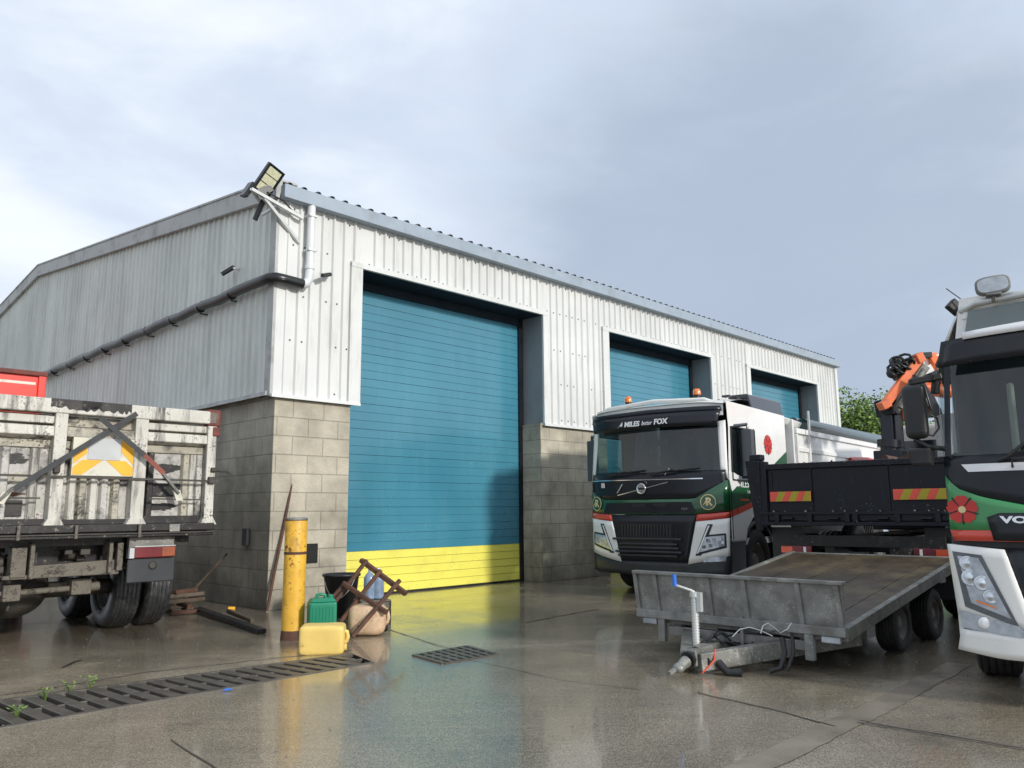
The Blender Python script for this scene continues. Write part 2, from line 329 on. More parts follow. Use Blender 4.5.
def tag(o, label, cat, group=None):
    o['label'] = label; o['category'] = cat
    if group: o['group'] = group
    return o
def thing(name, label, cat, loc=(0,0,0), rz=0, group=None):
    o = bpy.data.objects.new(name, None); C.objects.link(o); o.empty_display_size = .2
    o.location = loc; o.rotation_euler = (0,0,rz); return tag(o, label, cat, group)
def kind(o, k): o['kind'] = k; return o

def rowm(x, y, z, o=(0,0,0)):
    mt = Matrix((x, y, z)).transposed().to_4x4(); mt.translation = Vector(o); return mt
FRONT = lambda o: rowm((1,0,0),(0,0,1),(0,-1,0), o)      # drawing plane facing -y
SIDE = lambda o: rowm((0,1,0),(0,0,1),(1,0,0), o)        # drawing plane facing +x
AXX = lambda o: rowm((0,1,0),(0,0,1),(1,0,0), o)         # lathe axis along +x

def text(s, size, mtx, parent, material, name='lettering', ext=.003, shear=0, sx=1, offset=0, wrap=None):
    cu = bpy.data.curves.new(name, 'FONT'); cu.body = s; cu.size = size; cu.align_x = 'CENTER'; cu.align_y = 'CENTER'
    cu.extrude = ext; cu.shear = shear; cu.offset = offset; cu.resolution_u = 3
    t = bpy.data.objects.new('tmp', cu); C.objects.link(t)
    dg = bpy.context.evaluated_depsgraph_get(); me = bpy.data.meshes.new_from_object(t.evaluated_get(dg))
    bpy.data.objects.remove(t)
    mt = mtx @ Matrix.Diagonal((sx,1,1,1))
    for v in me.vertices:
        v.co = mt @ v.co
        if wrap: v.co = wrap(v.co)
    me.name = name; me.materials.clear(); me.materials.append(M[material])
    o = bpy.data.objects.new(name, me); C.objects.link(o); o.parent = parent
    return o

# ------------------------------------------------------------------ wheels
def wheel(parent, x, y, z, r, w, face=1, tyre='tyre', hub=True, name='wheel'):
    """wheel with its axle along local x; face=+1 shows the rim toward +x"""
    mt = AXX((x, y, z)) @ Matrix.Diagonal((1,1,face,1))
    t = MB(); ri = r*.56
    prof = [(ri, -w/2), (r*.80, -w/2-.006), (r*.93, -w*.47), (r*.985, -w*.40)]
    # tread with circumferential grooves
    for k in range(5):
        a = -w*.40+w*.8*k/5; b_ = a+w*.8/5
        prof += [(r, a+.006), (r, b_-.010), (r-.012, b_-.008), (r-.012, b_-.001)]
    prof += [(r*.985, w*.40), (r*.93, w*.47), (r*.80, w/2+.006), (ri, w/2), (ri*.97, 0)]
    t.lathe(prof, 48, mt)
    root = t.build(name, tyre, parent)
    m = MB(); m.lathe([(ri, w*.42), (ri*.94, w*.44), (ri*.90, w*.30), (ri*.62, w*.12), (ri*.5, w*.14), (ri*.42, w*.30), (ri*.36, w*.34), (0, w*.35)], 32, mt)
    m.lathe([(ri, -w*.42), (ri*.9, -w*.3), (ri*.3, -w*.1), (0, -w*.1)], 24, mt)
    for k in range(8):
        a = 2*math.pi*k/8; m.lathe([(0,.02),(.011,.018),(.013,0)], 6, mt @ Matrix.Translation((ri*.54*math.cos(a), ri*.54*math.sin(a), w*.13)))
    m.build('rim', 'rim', root, 0)
    return root

# =================================================================== CAMERA, WORLD, SUN
cam = bpy.data.cameras.new('camera'); co = bpy.data.objects.new('camera', cam); C.objects.link(co)
cam.sensor_width = 36; cam.lens = F_*36/1024; cam.clip_end = 6000; cam.clip_start = .05
mw = Matrix((Rv, Uv, -Fv)).transposed().to_4x4(); mw.translation = (0,0,H); co.matrix_world = mw
SC.camera = co
SUN_AZ, SUN_EL = rad(-47), rad(21)        # direction the light travels (clockwise from +y), elevation
ld = Vector((math.sin(SUN_AZ)*math.cos(SUN_EL), math.cos(SUN_AZ)*math.cos(SUN_EL), -math.sin(SUN_EL)))
su = bpy.data.lights.new('sun', 'SUN'); su.energy = 2.7; su.angle = rad(5); su.color = (1,.955,.89)
so = bpy.data.objects.new('sun', su); C.objects.link(so); so.rotation_euler = ld.to_track_quat('-Z','Y').to_euler(); so.location = (10,-20,20)
w = bpy.data.worlds.new('World'); SC.world = w; w.use_nodes = True
nt = w.node_tree; N = nt.nodes; L = nt.links; bg = N['Background']
sky = N.new('ShaderNodeTexSky'); sky.sky_type = 'NISHITA'; sky.sun_disc = False
sky.sun_elevation = SUN_EL
sdir = -ld; sky.sun_rotation = math.atan2(sdir.x, sdir.y)
tc = N.new('ShaderNodeTexCoord')
def wnoise(scale, det, rough, mapsc, off=(0,0,0), dist=0):
    mp = N.new('ShaderNodeMapping'); mp.inputs['Scale'].default_value = mapsc; mp.inputs['Location'].default_value = off
    L.new(tc.outputs['Generated'], mp.inputs[0])
    n = N.new('ShaderNodeTexNoise'); n.inputs['Scale'].default_value = scale; n.inputs['Detail'].default_value = det; n.inputs['Roughness'].default_value = rough
    n.inputs['Distortion'].default_value = dist
    L.new(mp.outputs[0], n.inputs['Vector']); return n.outputs['Fac']
def wmr(i, a, b_, c, d):
    n = N.new('ShaderNodeMapRange'); n.interpolation_type = 'SMOOTHSTEP'; n.inputs[1].default_value = a; n.inputs[2].default_value = b_; n.inputs[3].default_value = c; n.inputs[4].default_value = d
    L.new(i, n.inputs[0]); return n.outputs[0]
c1 = wnoise(1.5, 5, .5, (1,1,2.1), (4.6,.7,1.4), .3)
c2 = wnoise(3.6, 6, .55, (1,1,2.2), (7.3,2.2,1.1), .3)
sep = N.new('ShaderNodeSeparateXYZ'); L.new(tc.outputs['Generated'], sep.inputs[0])
mixc = N.new('ShaderNodeMix'); mixc.data_type = 'RGBA'
mixc.inputs[6].default_value = (6.3,7.2,8.7,1); mixc.inputs[7].default_value = (9.3,9.8,10.4,1)
av = N.new('ShaderNodeMath'); av.operation = 'MULTIPLY_ADD'; L.new(c2, av.inputs[0]); av.inputs[1].default_value = .45
av2 = N.new('ShaderNodeMath'); av2.operation = 'MULTIPLY'; L.new(c1, av2.inputs[0]); av2.inputs[1].default_value = .6; L.new(av2.outputs[0], av.inputs[2])
L.new(wmr(av.outputs[0], .40, .66, 0, 1), mixc.inputs[0])
# bank of darker cloud low on the right of the view
dk = N.new('ShaderNodeVectorMath'); dk.operation = 'DOT_PRODUCT'; L.new(tc.outputs['Generated'], dk.inputs[0])
dv = (at(800,270,10)-Vector((0,0,H))).normalized(); dk.inputs[1].default_value = dv
dn = N.new('ShaderNodeMath'); dn.operation = 'MULTIPLY_ADD'; L.new(c2, dn.inputs[0]); dn.inputs[1].default_value = .16; L.new(dk.outputs['Value'], dn.inputs[2])
mixd = N.new('ShaderNodeMix'); mixd.data_type = 'RGBA'; L.new(wmr(dn.outputs[0], .97, 1.07, 0, .9), mixd.inputs[0])
L.new(mixc.outputs[2], mixd.inputs[6]); mixd.inputs[7].default_value = (4.0,4.8,6.1,1)
mixs = N.new('ShaderNodeMix'); mixs.data_type = 'RGBA'; mixs.inputs[0].default_value = .94
L.new(sky.outputs[0], mixs.inputs[6]); L.new(mixd.outputs[2], mixs.inputs[7])
L.new(mixs.outputs[2], bg.inputs['Color']); bg.inputs['Strength'].default_value = .1
SC.view_settings.view_transform = 'Standard'; SC.view_settings.look = 'None'; SC.view_settings.exposure = .13; SC.view_settings.gamma = 1
SC.view_settings.use_curve_mapping = False
SC.render.engine = 'CYCLES'; SC.cycles.max_bounces = 8; SC.cycles.use_denoising = True; SC.cycles.transparent_max_bounces = 12

# =================================================================== GROUND
hole = [gp(-30,704,0), gp(352,653.5,0), gp(374,662.5,0), gp(-30,733.5,0)]    # drain channel corners (far-left, far-right, near-right, near-left)
big = [Vector((-900,1500,0)), Vector((900,1500,0)), Vector((900,-500,0)), Vector((-900,-500,0))]
g = MB(); vs = hole+big
g.add(vs, [(0,4,5,1),(1,5,6,2),(2,6,7,3),(3,7,4,0)])
for f in g.f: f.reverse()
kind(g.build('ground', 'ground'), 'structure')
pit = MB()
lo = [p+Vector((0,0,-.16)) for p in hole]
pit.add(hole+lo, [(0,1,5,4),(1,2,6,5),(2,3,7,6),(3,0,4,7),(4,5,6,7)])
kind(pit.build('drain_pit', 'pit'), 'structure')

# cast drain cover: side rails, middle rail, diagonal bars with gaps between
dr = thing('drain_cover', 'long dark slotted cover over the drain channel in the foreground concrete', 'drain', hole[0])
def dp(u_, v_, z=0): # u along, v across (0 far, 1 near)
    a = hole[0].lerp(hole[1], u_); b_ = hole[3].lerp(hole[2], u_); p = a.lerp(b_, v_); return Vector((p.x, p.y, z))-hole[0]
fr = MB()
fr.beam(dp(0,0.02,-.02), dp(1,0.02,-.02), .05, .05); fr.beam(dp(0,.98,-.02), dp(1,.98,-.02), .05, .05); fr.beam(dp(0,.5,-.030), dp(1,.5,-.030), .03, .05)
fr.build('rail', 'grate', dr, .004)
NB = 21
for half, (va, vb) in enumerate(((.03,.495),(.505,.97))):
    for k in range(NB):
        ua = (k+.15)/NB + half*.036; ub = ua+.60/NB; sh = .036
        if ub+sh > 1: continue
        b_ = MB()
        top = [dp(ua,va,.0+.003), dp(ub,va,.003), dp(ub+sh,vb,.003), dp(ua+sh,vb,.003)]
        bot = [p-Vector((0,0,.05)) for p in top]
        b_.hexa([bot[3],bot[2],bot[1],bot[0],top[3],top[2],top[1],top[0]])
        b_.build('bar', 'grate', dr, .004, 1)

# square gully grate
gq = [gp(414,655.5), gp(466,646.5), gp(497,655), gp(444,664)]
gg = thing('gully_grate', 'small square mesh gully grate in front of the big door', 'drain', gq[0])
q = [p-gq[0] for p in gq]
def bil(u_, v_, z): p = q[0].lerp(q[1],u_).lerp(q[3].lerp(q[2],u_), v_); return Vector((p.x,p.y,z))
m = MB(); m.add([bil(0,0,.004),bil(1,0,.004),bil(1,1,.004),bil(0,1,.004)], [(0,3,2,1)]); m.build('sump_shade', 'pit', gg)  # flat near-black sheet stands in for the shaded depth under the mesh
m = MB()
for k in range(8): m.beam(bil(k/7,0,.006), bil(k/7,1,.006), .05, .012)
for k in range(5): m.beam(bil(0,k/4,.004), bil(1,k/4,.004), .035, .010)
m.build('mesh', 'grate', gg)

# joints, cracks between the slabs
def strip(pts, w_, material, z=.004, name='slab_joint', jit=1):
    m = MB(); pts = [Vector((p.x,p.y,0)) for p in pts]; out = []
    # subdivide and wander a little so it reads as a worn edge
    P_ = []
    for a, b_ in zip(pts[:-1], pts[1:]):
        n = max(2, int((b_-a).length/.12))
        for i in range(n): P_.append(a.lerp(b_, i/n))
    P_.append(pts[-1])
    vs = []
    for i, p in enumerate(P_):
        d = (P_[min(i+1,len(P_)-1)]-P_[max(i-1,0)]).normalized(); nn = Vector((-d.y,d.x,0))
        j = (random.random()-.5)*w_*.9*jit; ww = w_*(1-.5*jit*random.random())
        vs += [p+nn*(j+ww/2)+Vector((0,0,z)), p+nn*(j-ww/2)+Vector((0,0,z))]
    m.add(vs, [(2*i,2*i+1,2*i+3,2*i+2) for i in range(len(P_)-1)])
    return kind(m.build(name, material), 'structure')
G = gp
strip([G(735,775), G(877,708), G(960,664)], .20, 'joint_wide', jit=.12)
strip([G(859,721), G(1024,748)], .025, 'joint_light')
strip([G(858,723), G(1030,751)], .02, 'joint', .008)
strip([G(697,693), G(770,709), G(834,727)], .022, 'joint', name='crack')
strip([G(170,740), G(219,770)], .012, 'joint', name='crack')
strip([G(524,623), G(560,616), G(600,609)], .035, 'joint')
strip([G(388,629), G(420,640), G(452,649)], .03, 'joint_light')
strip([G(0,696), G(150,672), G(352,650)], .035, 'joint_light', name='drain_kerb')
strip([G(640,690), G(560,680), G(470,660)], .010, 'joint', name='crack')
strip([G(60,668), G(82,660)], .05, 'joint', name='crack')

# =================================================================== WAREHOUSE
A = .77083
OX = Vector((-3.4415-.050, 11.3729+.049, 0))
wh = thing('warehouse', 'grey and white metal clad warehouse with three teal roller doors over concrete block walls', 'building', OX, math.pi/2-A)
LEN, DEP = 20.5, 24.4
ZE, RISE, YR = 6.3, .119, 12.2     # eaves height, roof slope, ridge depth
def corr(fn, a0, a1, pitch=.2, rib=.040, dep=.034, b0=None, b1=None, mb=None):
    """fn(a, b, out) -> point; ribs stand proud; b0/b1 are functions of a"""
    st = []
    a = a0; k = math.ceil(a0/pitch)
    pts = [(a0, 0)]
    while True:
        c = k*pitch+.1
        if c+rib/2+.02 > a1: break
        if c-rib/2-.02 > a0: pts += [(c-rib/2-.012,0),(c-rib/2+.008,dep),(c+rib/2-.008,dep),(c+rib/2+.012,0)]
        k += 1
    pts.append((a1,0))
    vs = []
    for x, o in pts: vs += [fn(x, b0(x), o), fn(x, b1(x), o)]
    mb.add(vs, [(2*i,2*i+2,2*i+3,2*i+1) for i in range(len(pts)-1)])
ZC = 3.06; DH = 5.27
doors = [(1.44,5.82),(8.0,12.35),(14.49,18.91)]
cf = MB(); ff = lambda x, z, o: (x, -.06-o, z)
cuts = [(0,1.44,ZC),(1.44,5.82,DH),(5.82,8.0,ZC),(8.0,12.35,DH),(12.35,14.49,ZC),(14.49,18.91,DH),(18.91,LEN,ZC)]
for a, b_, z0 in cuts: corr(ff, a, b_, b0=lambda x, z0=z0: z0, b1=lambda x: 6.1, mb=cf)
cf.build('front_cladding', 'clad_front', wh)
# screw heads in rows
sc_ = MB()
for x_ in [i*.2+.19 for i in range(int(LEN/.2))]:
    for z_ in (3.16, 3.9, 4.6, 5.38, 5.95):
        if any(a-.02 < x_ < b_+.02 for a, b_ in doors) and z_ < DH: continue
        if random.random() < .55: sc_.box(x_-.011, x_+.011, -.069, -.059, z_-.011, z_+.011)
sc_.build('fixing_screws', 'dkgrey', wh)
topz = lambda y: ZE + RISE*(y if y < YR else 2*YR-y)
cg = MB(); fg = lambda y, z, o: (-.06-o, y, z)
corr(fg, 0, YR, b0=lambda y: ZC+.05, b1=lambda y: topz(y)-.1, mb=cg); corr(fg, YR, DEP, b0=lambda y: ZC+.05, b1=lambda y: topz(y)-.1, mb=cg)
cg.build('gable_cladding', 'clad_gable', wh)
cb = MB(); corr(lambda x, z, o: (x, DEP+.06+o, z), 0, LEN, b0=lambda x: 0, b1=lambda x: 6.1, mb=cb)
corr(lambda y, z, o: (LEN+.06+o, y, z), 0, YR, b0=lambda x: 0, b1=lambda y: topz(y)-.1, mb=cb); corr(lambda y, z, o: (LEN+.06+o, y, z), YR, DEP, b0=lambda x: 0, b1=lambda y: topz(y)-.1, mb=cb)
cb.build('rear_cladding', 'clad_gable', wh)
# corner flashing, jamb flashing, drip sills
t = MB()
t.box(-.105,.16,-.075,-.061, ZC-.02,6.08)
for (a, b_) in doors:
    t.box(a-.22, a, -.112, -.062, ZC-.03, DH+.05)
    t.box(b_, b_+.14, -.112, -.062, ZC-.03, DH+.05)
    t.box(a-.22, b_+.14, -.118, -.060, DH-.005, DH+.085)
t.box(LEN-.1, LEN+.09, -.11, -.061, ZC-.02, 6.08)
for a, b_ in ((-.1,1.44),(5.82,8.0),(12.35,14.49),(18.91,LEN)):
    t.hexa([(a,-.13,ZC-.05),(b_,-.13,ZC-.05),(b_,0,ZC-.02),(a,0,ZC-.02),(a,-.125,ZC+.0),(b_,-.125,ZC+.0),(b_,0,ZC+.03),(a,0,ZC+.03)])
t.build('flashing', 'clad_front', wh, .003, 1)
t = MB(); t.box(-.11,-.062,-.076,.10,ZC-.02,6.25)
t.hexa([(-.14,0,ZC-.02),(0,0,ZC+.02),(0,DEP,ZC+.02),(-.14,DEP,ZC-.02),(-.135,0,ZC+.04),(0,0,ZC+.09),(0,DEP,ZC+.09),(-.135,DEP,ZC+.04)])
t.build('gable_flashing', 'verge', wh)
# verge flashing
for n_, (ya, yb) in enumerate(((-.12,YR),(YR,DEP+.1))):
    t = MB(); za, zb = ZE+RISE*(ya if n_==0 else 2*YR-ya), ZE+RISE*(yb if n_==0 else 2*YR-yb)
    t.hexa([(-.16,ya,za-.26),(-.10,ya,za-.26),(-.10,yb,zb-.26),(-.16,yb,zb-.26),(-.16,ya,za+.02),(-.05,ya,za+.02),(-.05,yb,zb+.02),(-.16,yb,zb+.02)])
    t.hexa([(-.175,ya,za+.021),(.2,ya,za+.021),(.2,yb,zb+.021),(-.175,yb,zb+.021),(-.175,ya,za+.06),(.2,ya,za+.06),(.2,yb,zb+.06),(-.175,yb,zb+.06)])
    t.build('verge_trim', 'verge', wh, .004, 1)
# gutter and eaves trim
t = MB(); t.box(-.08, LEN+.12, -.22, -.02, 6.03, 6.05); t.box(-.08, LEN+.12, -.235, -.215, 6.03, 6.24); t.box(-.08,-.06,-.215,-.02,6.05,6.24); t.box(LEN+.1,LEN+.12,-.215,-.02,6.05,6.24)
t.box(-.07, LEN+.11, -.105,-.085, 6.05, 6.22)
t.build('gutter', 'trim_grey', wh, .004, 1)
# roof sheets with ribs, showing at the eaves
rf = MB()
for n_ in range(2):
    xs = []; k = 0
    while k*.25+.1 < LEN: c = k*.25+.05; xs += [(c-.05,0),(c-.025,.04),(c+.025,.04),(c+.05,0)]; k += 1
    vs = []
    for x_, o in xs:
        if n_ == 0: vs += [(x_,-.16,6.27+o),(x_,YR,7.74+o)]
        else: vs += [(x_,YR,7.74+o),(x_,DEP+.16,6.27+o)]
    rf.add(vs, [(2*i,2*i+2,2*i+3,2*i+1) for i in range(len(xs)-1)])
rf.build('roof', 'roof', wh, solid=.006)
# block walls
def wall_block(x0, x1, y0, y1, z1, material, name='block_wall'):
    m = MB(); m.box(x0,x1,y0,y1,-.3,z1); return m.build(name, material, wh)
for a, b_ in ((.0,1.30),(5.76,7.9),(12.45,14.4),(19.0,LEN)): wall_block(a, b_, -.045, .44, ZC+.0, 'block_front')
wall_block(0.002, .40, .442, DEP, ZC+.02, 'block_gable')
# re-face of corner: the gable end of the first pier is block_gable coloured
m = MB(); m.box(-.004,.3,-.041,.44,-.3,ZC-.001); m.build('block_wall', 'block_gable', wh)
# doors
tealz = 5.6
for i, (a, b_) in enumerate(doors):
    d = MB(); yd = .50; x0, x1 = a-.14, b_-.02
    n = 34; z0 = .72
    for k in range(n):
        za = z0+(tealz-z0)*k/n; zb = z0+(tealz-z0)*(k+1)/n
        d.add([(x0,yd-.004,za+.002),(x1,yd-.004,za+.002),(x1,yd+.000,zb-.004),(x0,yd+.000,zb-.004),(x0,yd+(.012 if k%3==1 else .003),zb),(x1,yd+(.012 if k%3==1 else .003),zb)], [(0,1,2,3),(3,2,5,4)])
        d.add([(x0,yd+.018,za),(x1,yd+.018,za),(x1,yd-.004,za+.004),(x0,yd-.004,za+.004)], [(0,1,2,3)])
    pn = d.build('roller_door', 'teal', wh)
    d = MB()
    for k in range(5):
        za = .03+(z0-.03)*k/5; zb = .03+(z0-.03)*(k+1)/5
        d.add([(x0,yd-.004,za+.004),(x1,yd-.004,za+.004),(x1,yd+.004,zb-.002),(x0,yd+.004,zb-.002),(x0,yd+.014,zb),(x1,yd+.014,zb)], [(0,1,2,3),(3,2,5,4)])
    d.build('yellow_band', 'yellow_door', pn)
    d = MB(); d.box(x0,x1,yd-.02,yd+.03,0.0,.03); d.build('bottom_seal', 'black', pn)
    # jambs, soffit
    d = MB(); d.box(b_+.002,b_+.04,-.06,yd+.1,ZC-.02,DH); d.box(a-.04,a-.002,-.06,yd+.1,ZC-.02,DH); d.box(a-.04,b_+.04,-.06,yd+.1,DH+.002,DH+.03)
    d.build_each('door_reveal', 'reveal', wh)
    d = MB(); d.box(a-.039,b_+.039,-.05,yd-.03,DH-.008,DH+.0015); d.box(a-.1,b_-.02,yd-.04,yd-.008,DH-.16,DH-.01); d.build('header_shade', 'soffit_shade', wh)  # dark sheet and strip paint the shade below the lintel
    d = MB(); d.box(b_-.13,b_-.02,yd-.05,yd-.006,0,DH); d.box(a-.10,a+.02,yd-.05,yd-.006,0,DH); d.build_each('door_guide', 'charcoal', wh)
    d = MB(); d.box(a-.1,b_+.1,yd+.08,yd+.12,0,5.9); d.build('backing_panel', 'black', wh)
# pipes
t = MB(); t.tube([(.42,-.17,6.06),(.42,-.17,4.95)], .062, 14); t.tube([(.42,-.17,4.99),(.415,-.17,4.86),(.36,-.17,4.78),(.26,-.17,4.76)], .068, 14)
t.tube([(.42,-.17,5.02),(.42,-.17,5.08)], .074, 14)
for z_ in (5.3,5.85): t.box(.35,.49,-.24,-.09,z_,z_+.03)
t.build('downpipe', 'pvc_white', wh)
t = MB(); pp = [(.30,-.18,4.76),(0,-.185,4.77),(-.13,-.17,4.775),(-.19,-.08,4.775),(-.20,.05,4.77)]
for k in range(1,24): pp.append((-.20, .05+k*.486, 4.77-.004*k+(.012 if k%3 else -.012)))
t.tube(pp, .078, 14)
for k in range(1,11): t.tube([(-.20,k*1.1-.03,4.765-.01*k),(-.20,k*1.1+.03,4.765-.01*k)], .084, 14)
t.build('drain_pipe', 'pvc_black', wh)
for k in range(1,11):
    b_ = MB(); b_.box(-.2,-.06,k*1.1-.01,k*1.1+.01,4.66-.01*k,4.68-.01*k); b_.build('pipe_bracket', 'black', wh)
# little dark boxes and the hole in the block wall
t = MB(); t.box(-.06,-.005,.52,.66,.88,1.13); t.build('conduit_box', 'black', wh, .006)
t = MB(); t.box(.60,.78,-.065,-.045,.62,.90); t.build('wall_vent', 'pit', wh)
def W(x, y, z): return wh_m @ Vector((x,y,z))
wh_m = Matrix.Translation(OX) @ Matrix.Rotation(math.pi/2-A, 4, 'Z')
RZ = math.pi/2-A

# cctv cameras
def cctv(loc, rz, label, flip=1):
    c = thing('security_camera', label, 'camera', loc, rz, 'security cameras on the warehouse')
    m = MB(); m.tube([(0,0,0),(0,-.05,0)], .045, 12); m.tube([(0,-.05,0),(0,-.10,.0),(.02*flip,-.14,-.02)], .016, 8); m.build('wall_mount', 'galv_bright', c)
    m = MB(); d = Vector((.26*flip,-.10,-.10)); p = Vector((.0,-.13,-.01)); m.tube([p, p+d], .04, 12); m.build('camera_body', 'dkgrey', c)
    m = MB(); m.beam(p+Vector((0,0,.05))-d*.1, p+d*1.15+Vector((0,0,.045)), .10, .012); m.build('sun_shield', 'galv_bright', c)
    c.scale = (.75,.75,.75); return c
cctv(W(-.09,1.10,5.20), RZ-math.pi/2, 'security camera sticking out from the side gable above the black pipe', -1)
cctv(W(.78,-.09,5.02), RZ, 'security camera on the white front wall beside the tall door', -1)

# floodlight on its bracket
fl = thing('floodlight', 'twin LED floodlight on a steel bracket at the roof corner', 'floodlight', W(0,-.1,5.93), RZ)
m = MB()
m.beam((.28,-.06,-.13),(-.60,-.10,.07),.05,.05); m.beam((.28,.02,-.5),(-.38,-.08,.0),.045,.05); m.beam((-.60,-.10,.07),(-.35,.12,.02),.04,.04)
m.beam((-.1,-.1,.0),(-.2,.3,-.1),.04,.04)
m.build('bracket', 'galv_bright', fl, .003, 1)
m = MB(); m.beam((-.35,.0,.0),(-.42,.10,-.30),.06,.05); m.beam((-.45,-.05,.06),(-.28,-.08,.2),.05,.12); m.tube([(-.35,-.1,.1),(-.1,-.14,.02),(.1,-.05,-.05),(.22,0,-.05)], .012, 6)
m.build('yoke', 'black', fl)
c_ = Vector((-.34,-.12,.27))
zn = Vector((-.02,-.88,-.42)).normalized(); xa = Vector((1,0,0)); xa = (xa-zn*xa.dot(zn)).normalized(); ya = zn.cross(xa); 
rot = Matrix.Rotation(rad(-20),3,zn); xa = rot@xa; ya = rot@ya
mt = rowm(xa, ya, zn, c_)
m = MB(); mt = mt @ Matrix.Scale(.85,4); m.box(-.17,.17,-.27,.27,-.07,.0,mt); m.box(-.17,-.145,-.27,.27,0,.02,mt); m.box(.145,.17,-.27,.27,0,.02,mt); m.box(-.145,.145,.245,.27,0,.02,mt); m.box(-.145,.145,-.27,-.245,0,.02,mt)
for k in range(9): m.box(-.15+k*.036,-.14+k*.036,-.25,.25,-.11,-.07,mt)
m.build('lamp_housing', 'charcoal', fl, .003, 1)
for k in range(3):
    m = MB()
    m.box(-.125,.125,-.225+k*.155,-.085+k*.155,0,.008,mt); m.build('led_panel', 'led', fl, .002, 1)
m = MB(); mt2 = Matrix.Translation((-.60,.02,.10)) @ Matrix.Scale(.6,4) @ Matrix.Rotation(rad(25),4,'Y') @ Matrix.Rotation(rad(15),4,'X')
m.box(-.04,.04,-.16,.16,-.20,.20,mt2)
for k in range(7): m.box(.04,.08,-.15+k*.045,-.14+k*.045,-.19,.19,mt2)
m.build('rear_lamp', 'charcoal', fl, .003, 1)
m = MB(); m.beam((.0,.05,.24),(.35,-.02,.20),.03,.02); m.build('cable_arm', 'black', fl)

# =================================================================== truck cab front surface
class Face:
    def __init__(s, Wd, c=.16, zs=1.9, k=.10, p=5, x0=0): s.W = Wd; s.c = c; s.zs = zs; s.k = k; s.p = p; s.x0 = x0
    def y(s, x, z):
        u_ = (x-s.x0-s.W/2)/(s.W/2); return s.c*min(1.3,abs(u_))**s.p + max(0, z-s.zs)*s.k
    def patch(s, mb, bot, top, off=0, nu=16, nv=4, wrap=None):
        def samp(pl, u_):
            L_ = [0]
            for a, b_ in zip(pl[:-1], pl[1:]): L_.append(L_[-1]+math.dist(a,b_))
            d = u_*L_[-1]
            for i in range(len(pl)-1):
                if d <= L_[i+1]+1e-9:
                    k = (d-L_[i])/max(1e-9,L_[i+1]-L_[i]); return (pl[i][0]+(pl[i+1][0]-pl[i][0])*k, pl[i][1]+(pl[i+1][1]-pl[i][1])*k)
            return pl[-1]
        def fn(u_, v_):
            a = samp(bot,u_); b_ = samp(top,u_); x = a[0]+(b_[0]-a[0])*v_; z = a[1]+(b_[1]-a[1])*v_
            return (x, s.y(x,z)-off, z)
        mb.grid(fn, nu, nv); return mb
    def wrap(s, off): return lambda co_: Vector((co_.x, co_.y+s.y(co_.x, co_.z), co_.z))
def side_patch(mb, x, bot, top, nu=1, sgn=1):
    """polygon strip on a side plane; bot/top lists of (y,z) of equal length"""
    vs = []
    for (a, b_) in zip(bot, top): vs += [(x,a[0],a[1]),(x,b_[0],b_[1])]
    fs = [(2*i,2*i+2,2*i+3,2*i+1) for i in range(len(bot)-1)]
    if sgn < 0: fs = [tuple(reversed(f)) for f in fs]
    mb.add(vs, fs)
def rose(parent, mtx, r, wrap=None, centre='cream', name='rose_emblem'):
    m = MB()
    for k in range(5):
        a = math.pi/2+2*math.pi*k/5; pts = []
        for t_ in range(-6,7):
            an = a+t_*math.pi/5/6.4; rr = r*(1-.10*(1 if t_ == 0 else 0)-.22*(abs(t_)/6)**3); pts.append((rr*math.cos(an), rr*math.sin(an)))
        pts.append((r*.2*math.cos(a+.6), r*.2*math.sin(a+.6))); pts.append((r*.2*math.cos(a-.6), r*.2*math.sin(a-.6)))
        m.prism(pts, .003, mtx)
    m.mi = 1; m.prism([(r*.24*math.cos(t_*.5236), r*.24*math.sin(t_*.5236)) for t_ in range(12)], .006, mtx)
    m.mi = 2
    for k in range(5):
        a = math.pi/2+2*math.pi*(k+.5)/5; mt_ = mtx @ Matrix.Rotation(a,4,'Z')
        m.prism([(r*.3,-r*.035),(r*.93,-r*.05),(r*1.05,0),(r*.93,r*.05),(r*.3,r*.035)], .005, mt_)
    o = m.build(name, ['rose_red', centre, 'charcoal'], parent)
    if wrap:
        for v in o.data.vertices: v.co = wrap(v.co)
    return o

# =================================================================== WHITE TIPPER LORRY (beside the wall)
az = rad(40)
tk = thing('tipper_lorry', 'white and dark green tipper lorry with amber beacons parked by the block wall', 'lorry', (1.27,13.58,0), -az)
W_ = 2.5; F = Face(W_, .16, 1.9, .10)
body = MB()
# cab shell: floor, back, roof, sides
body.box(.06,2.44,.35,2.5,.80,.90)
body.box(.04,2.46,2.50,2.56,.80,2.98)
def roof_fn(u_, v_):
    x = .04+(W_-.08)*u_; y = .08+2.48*v_
    z = 3.03+.17*math.sin(min(1,v_*2.2)*math.pi/2)-.05*abs(2*u_-1)**4-.22*max(0,v_-.35)-.06*v_
    y += .10*abs(2*u_-1)**5*(1-v_)
    return (x,y,z)
body.grid(roof_fn, 16, 12)
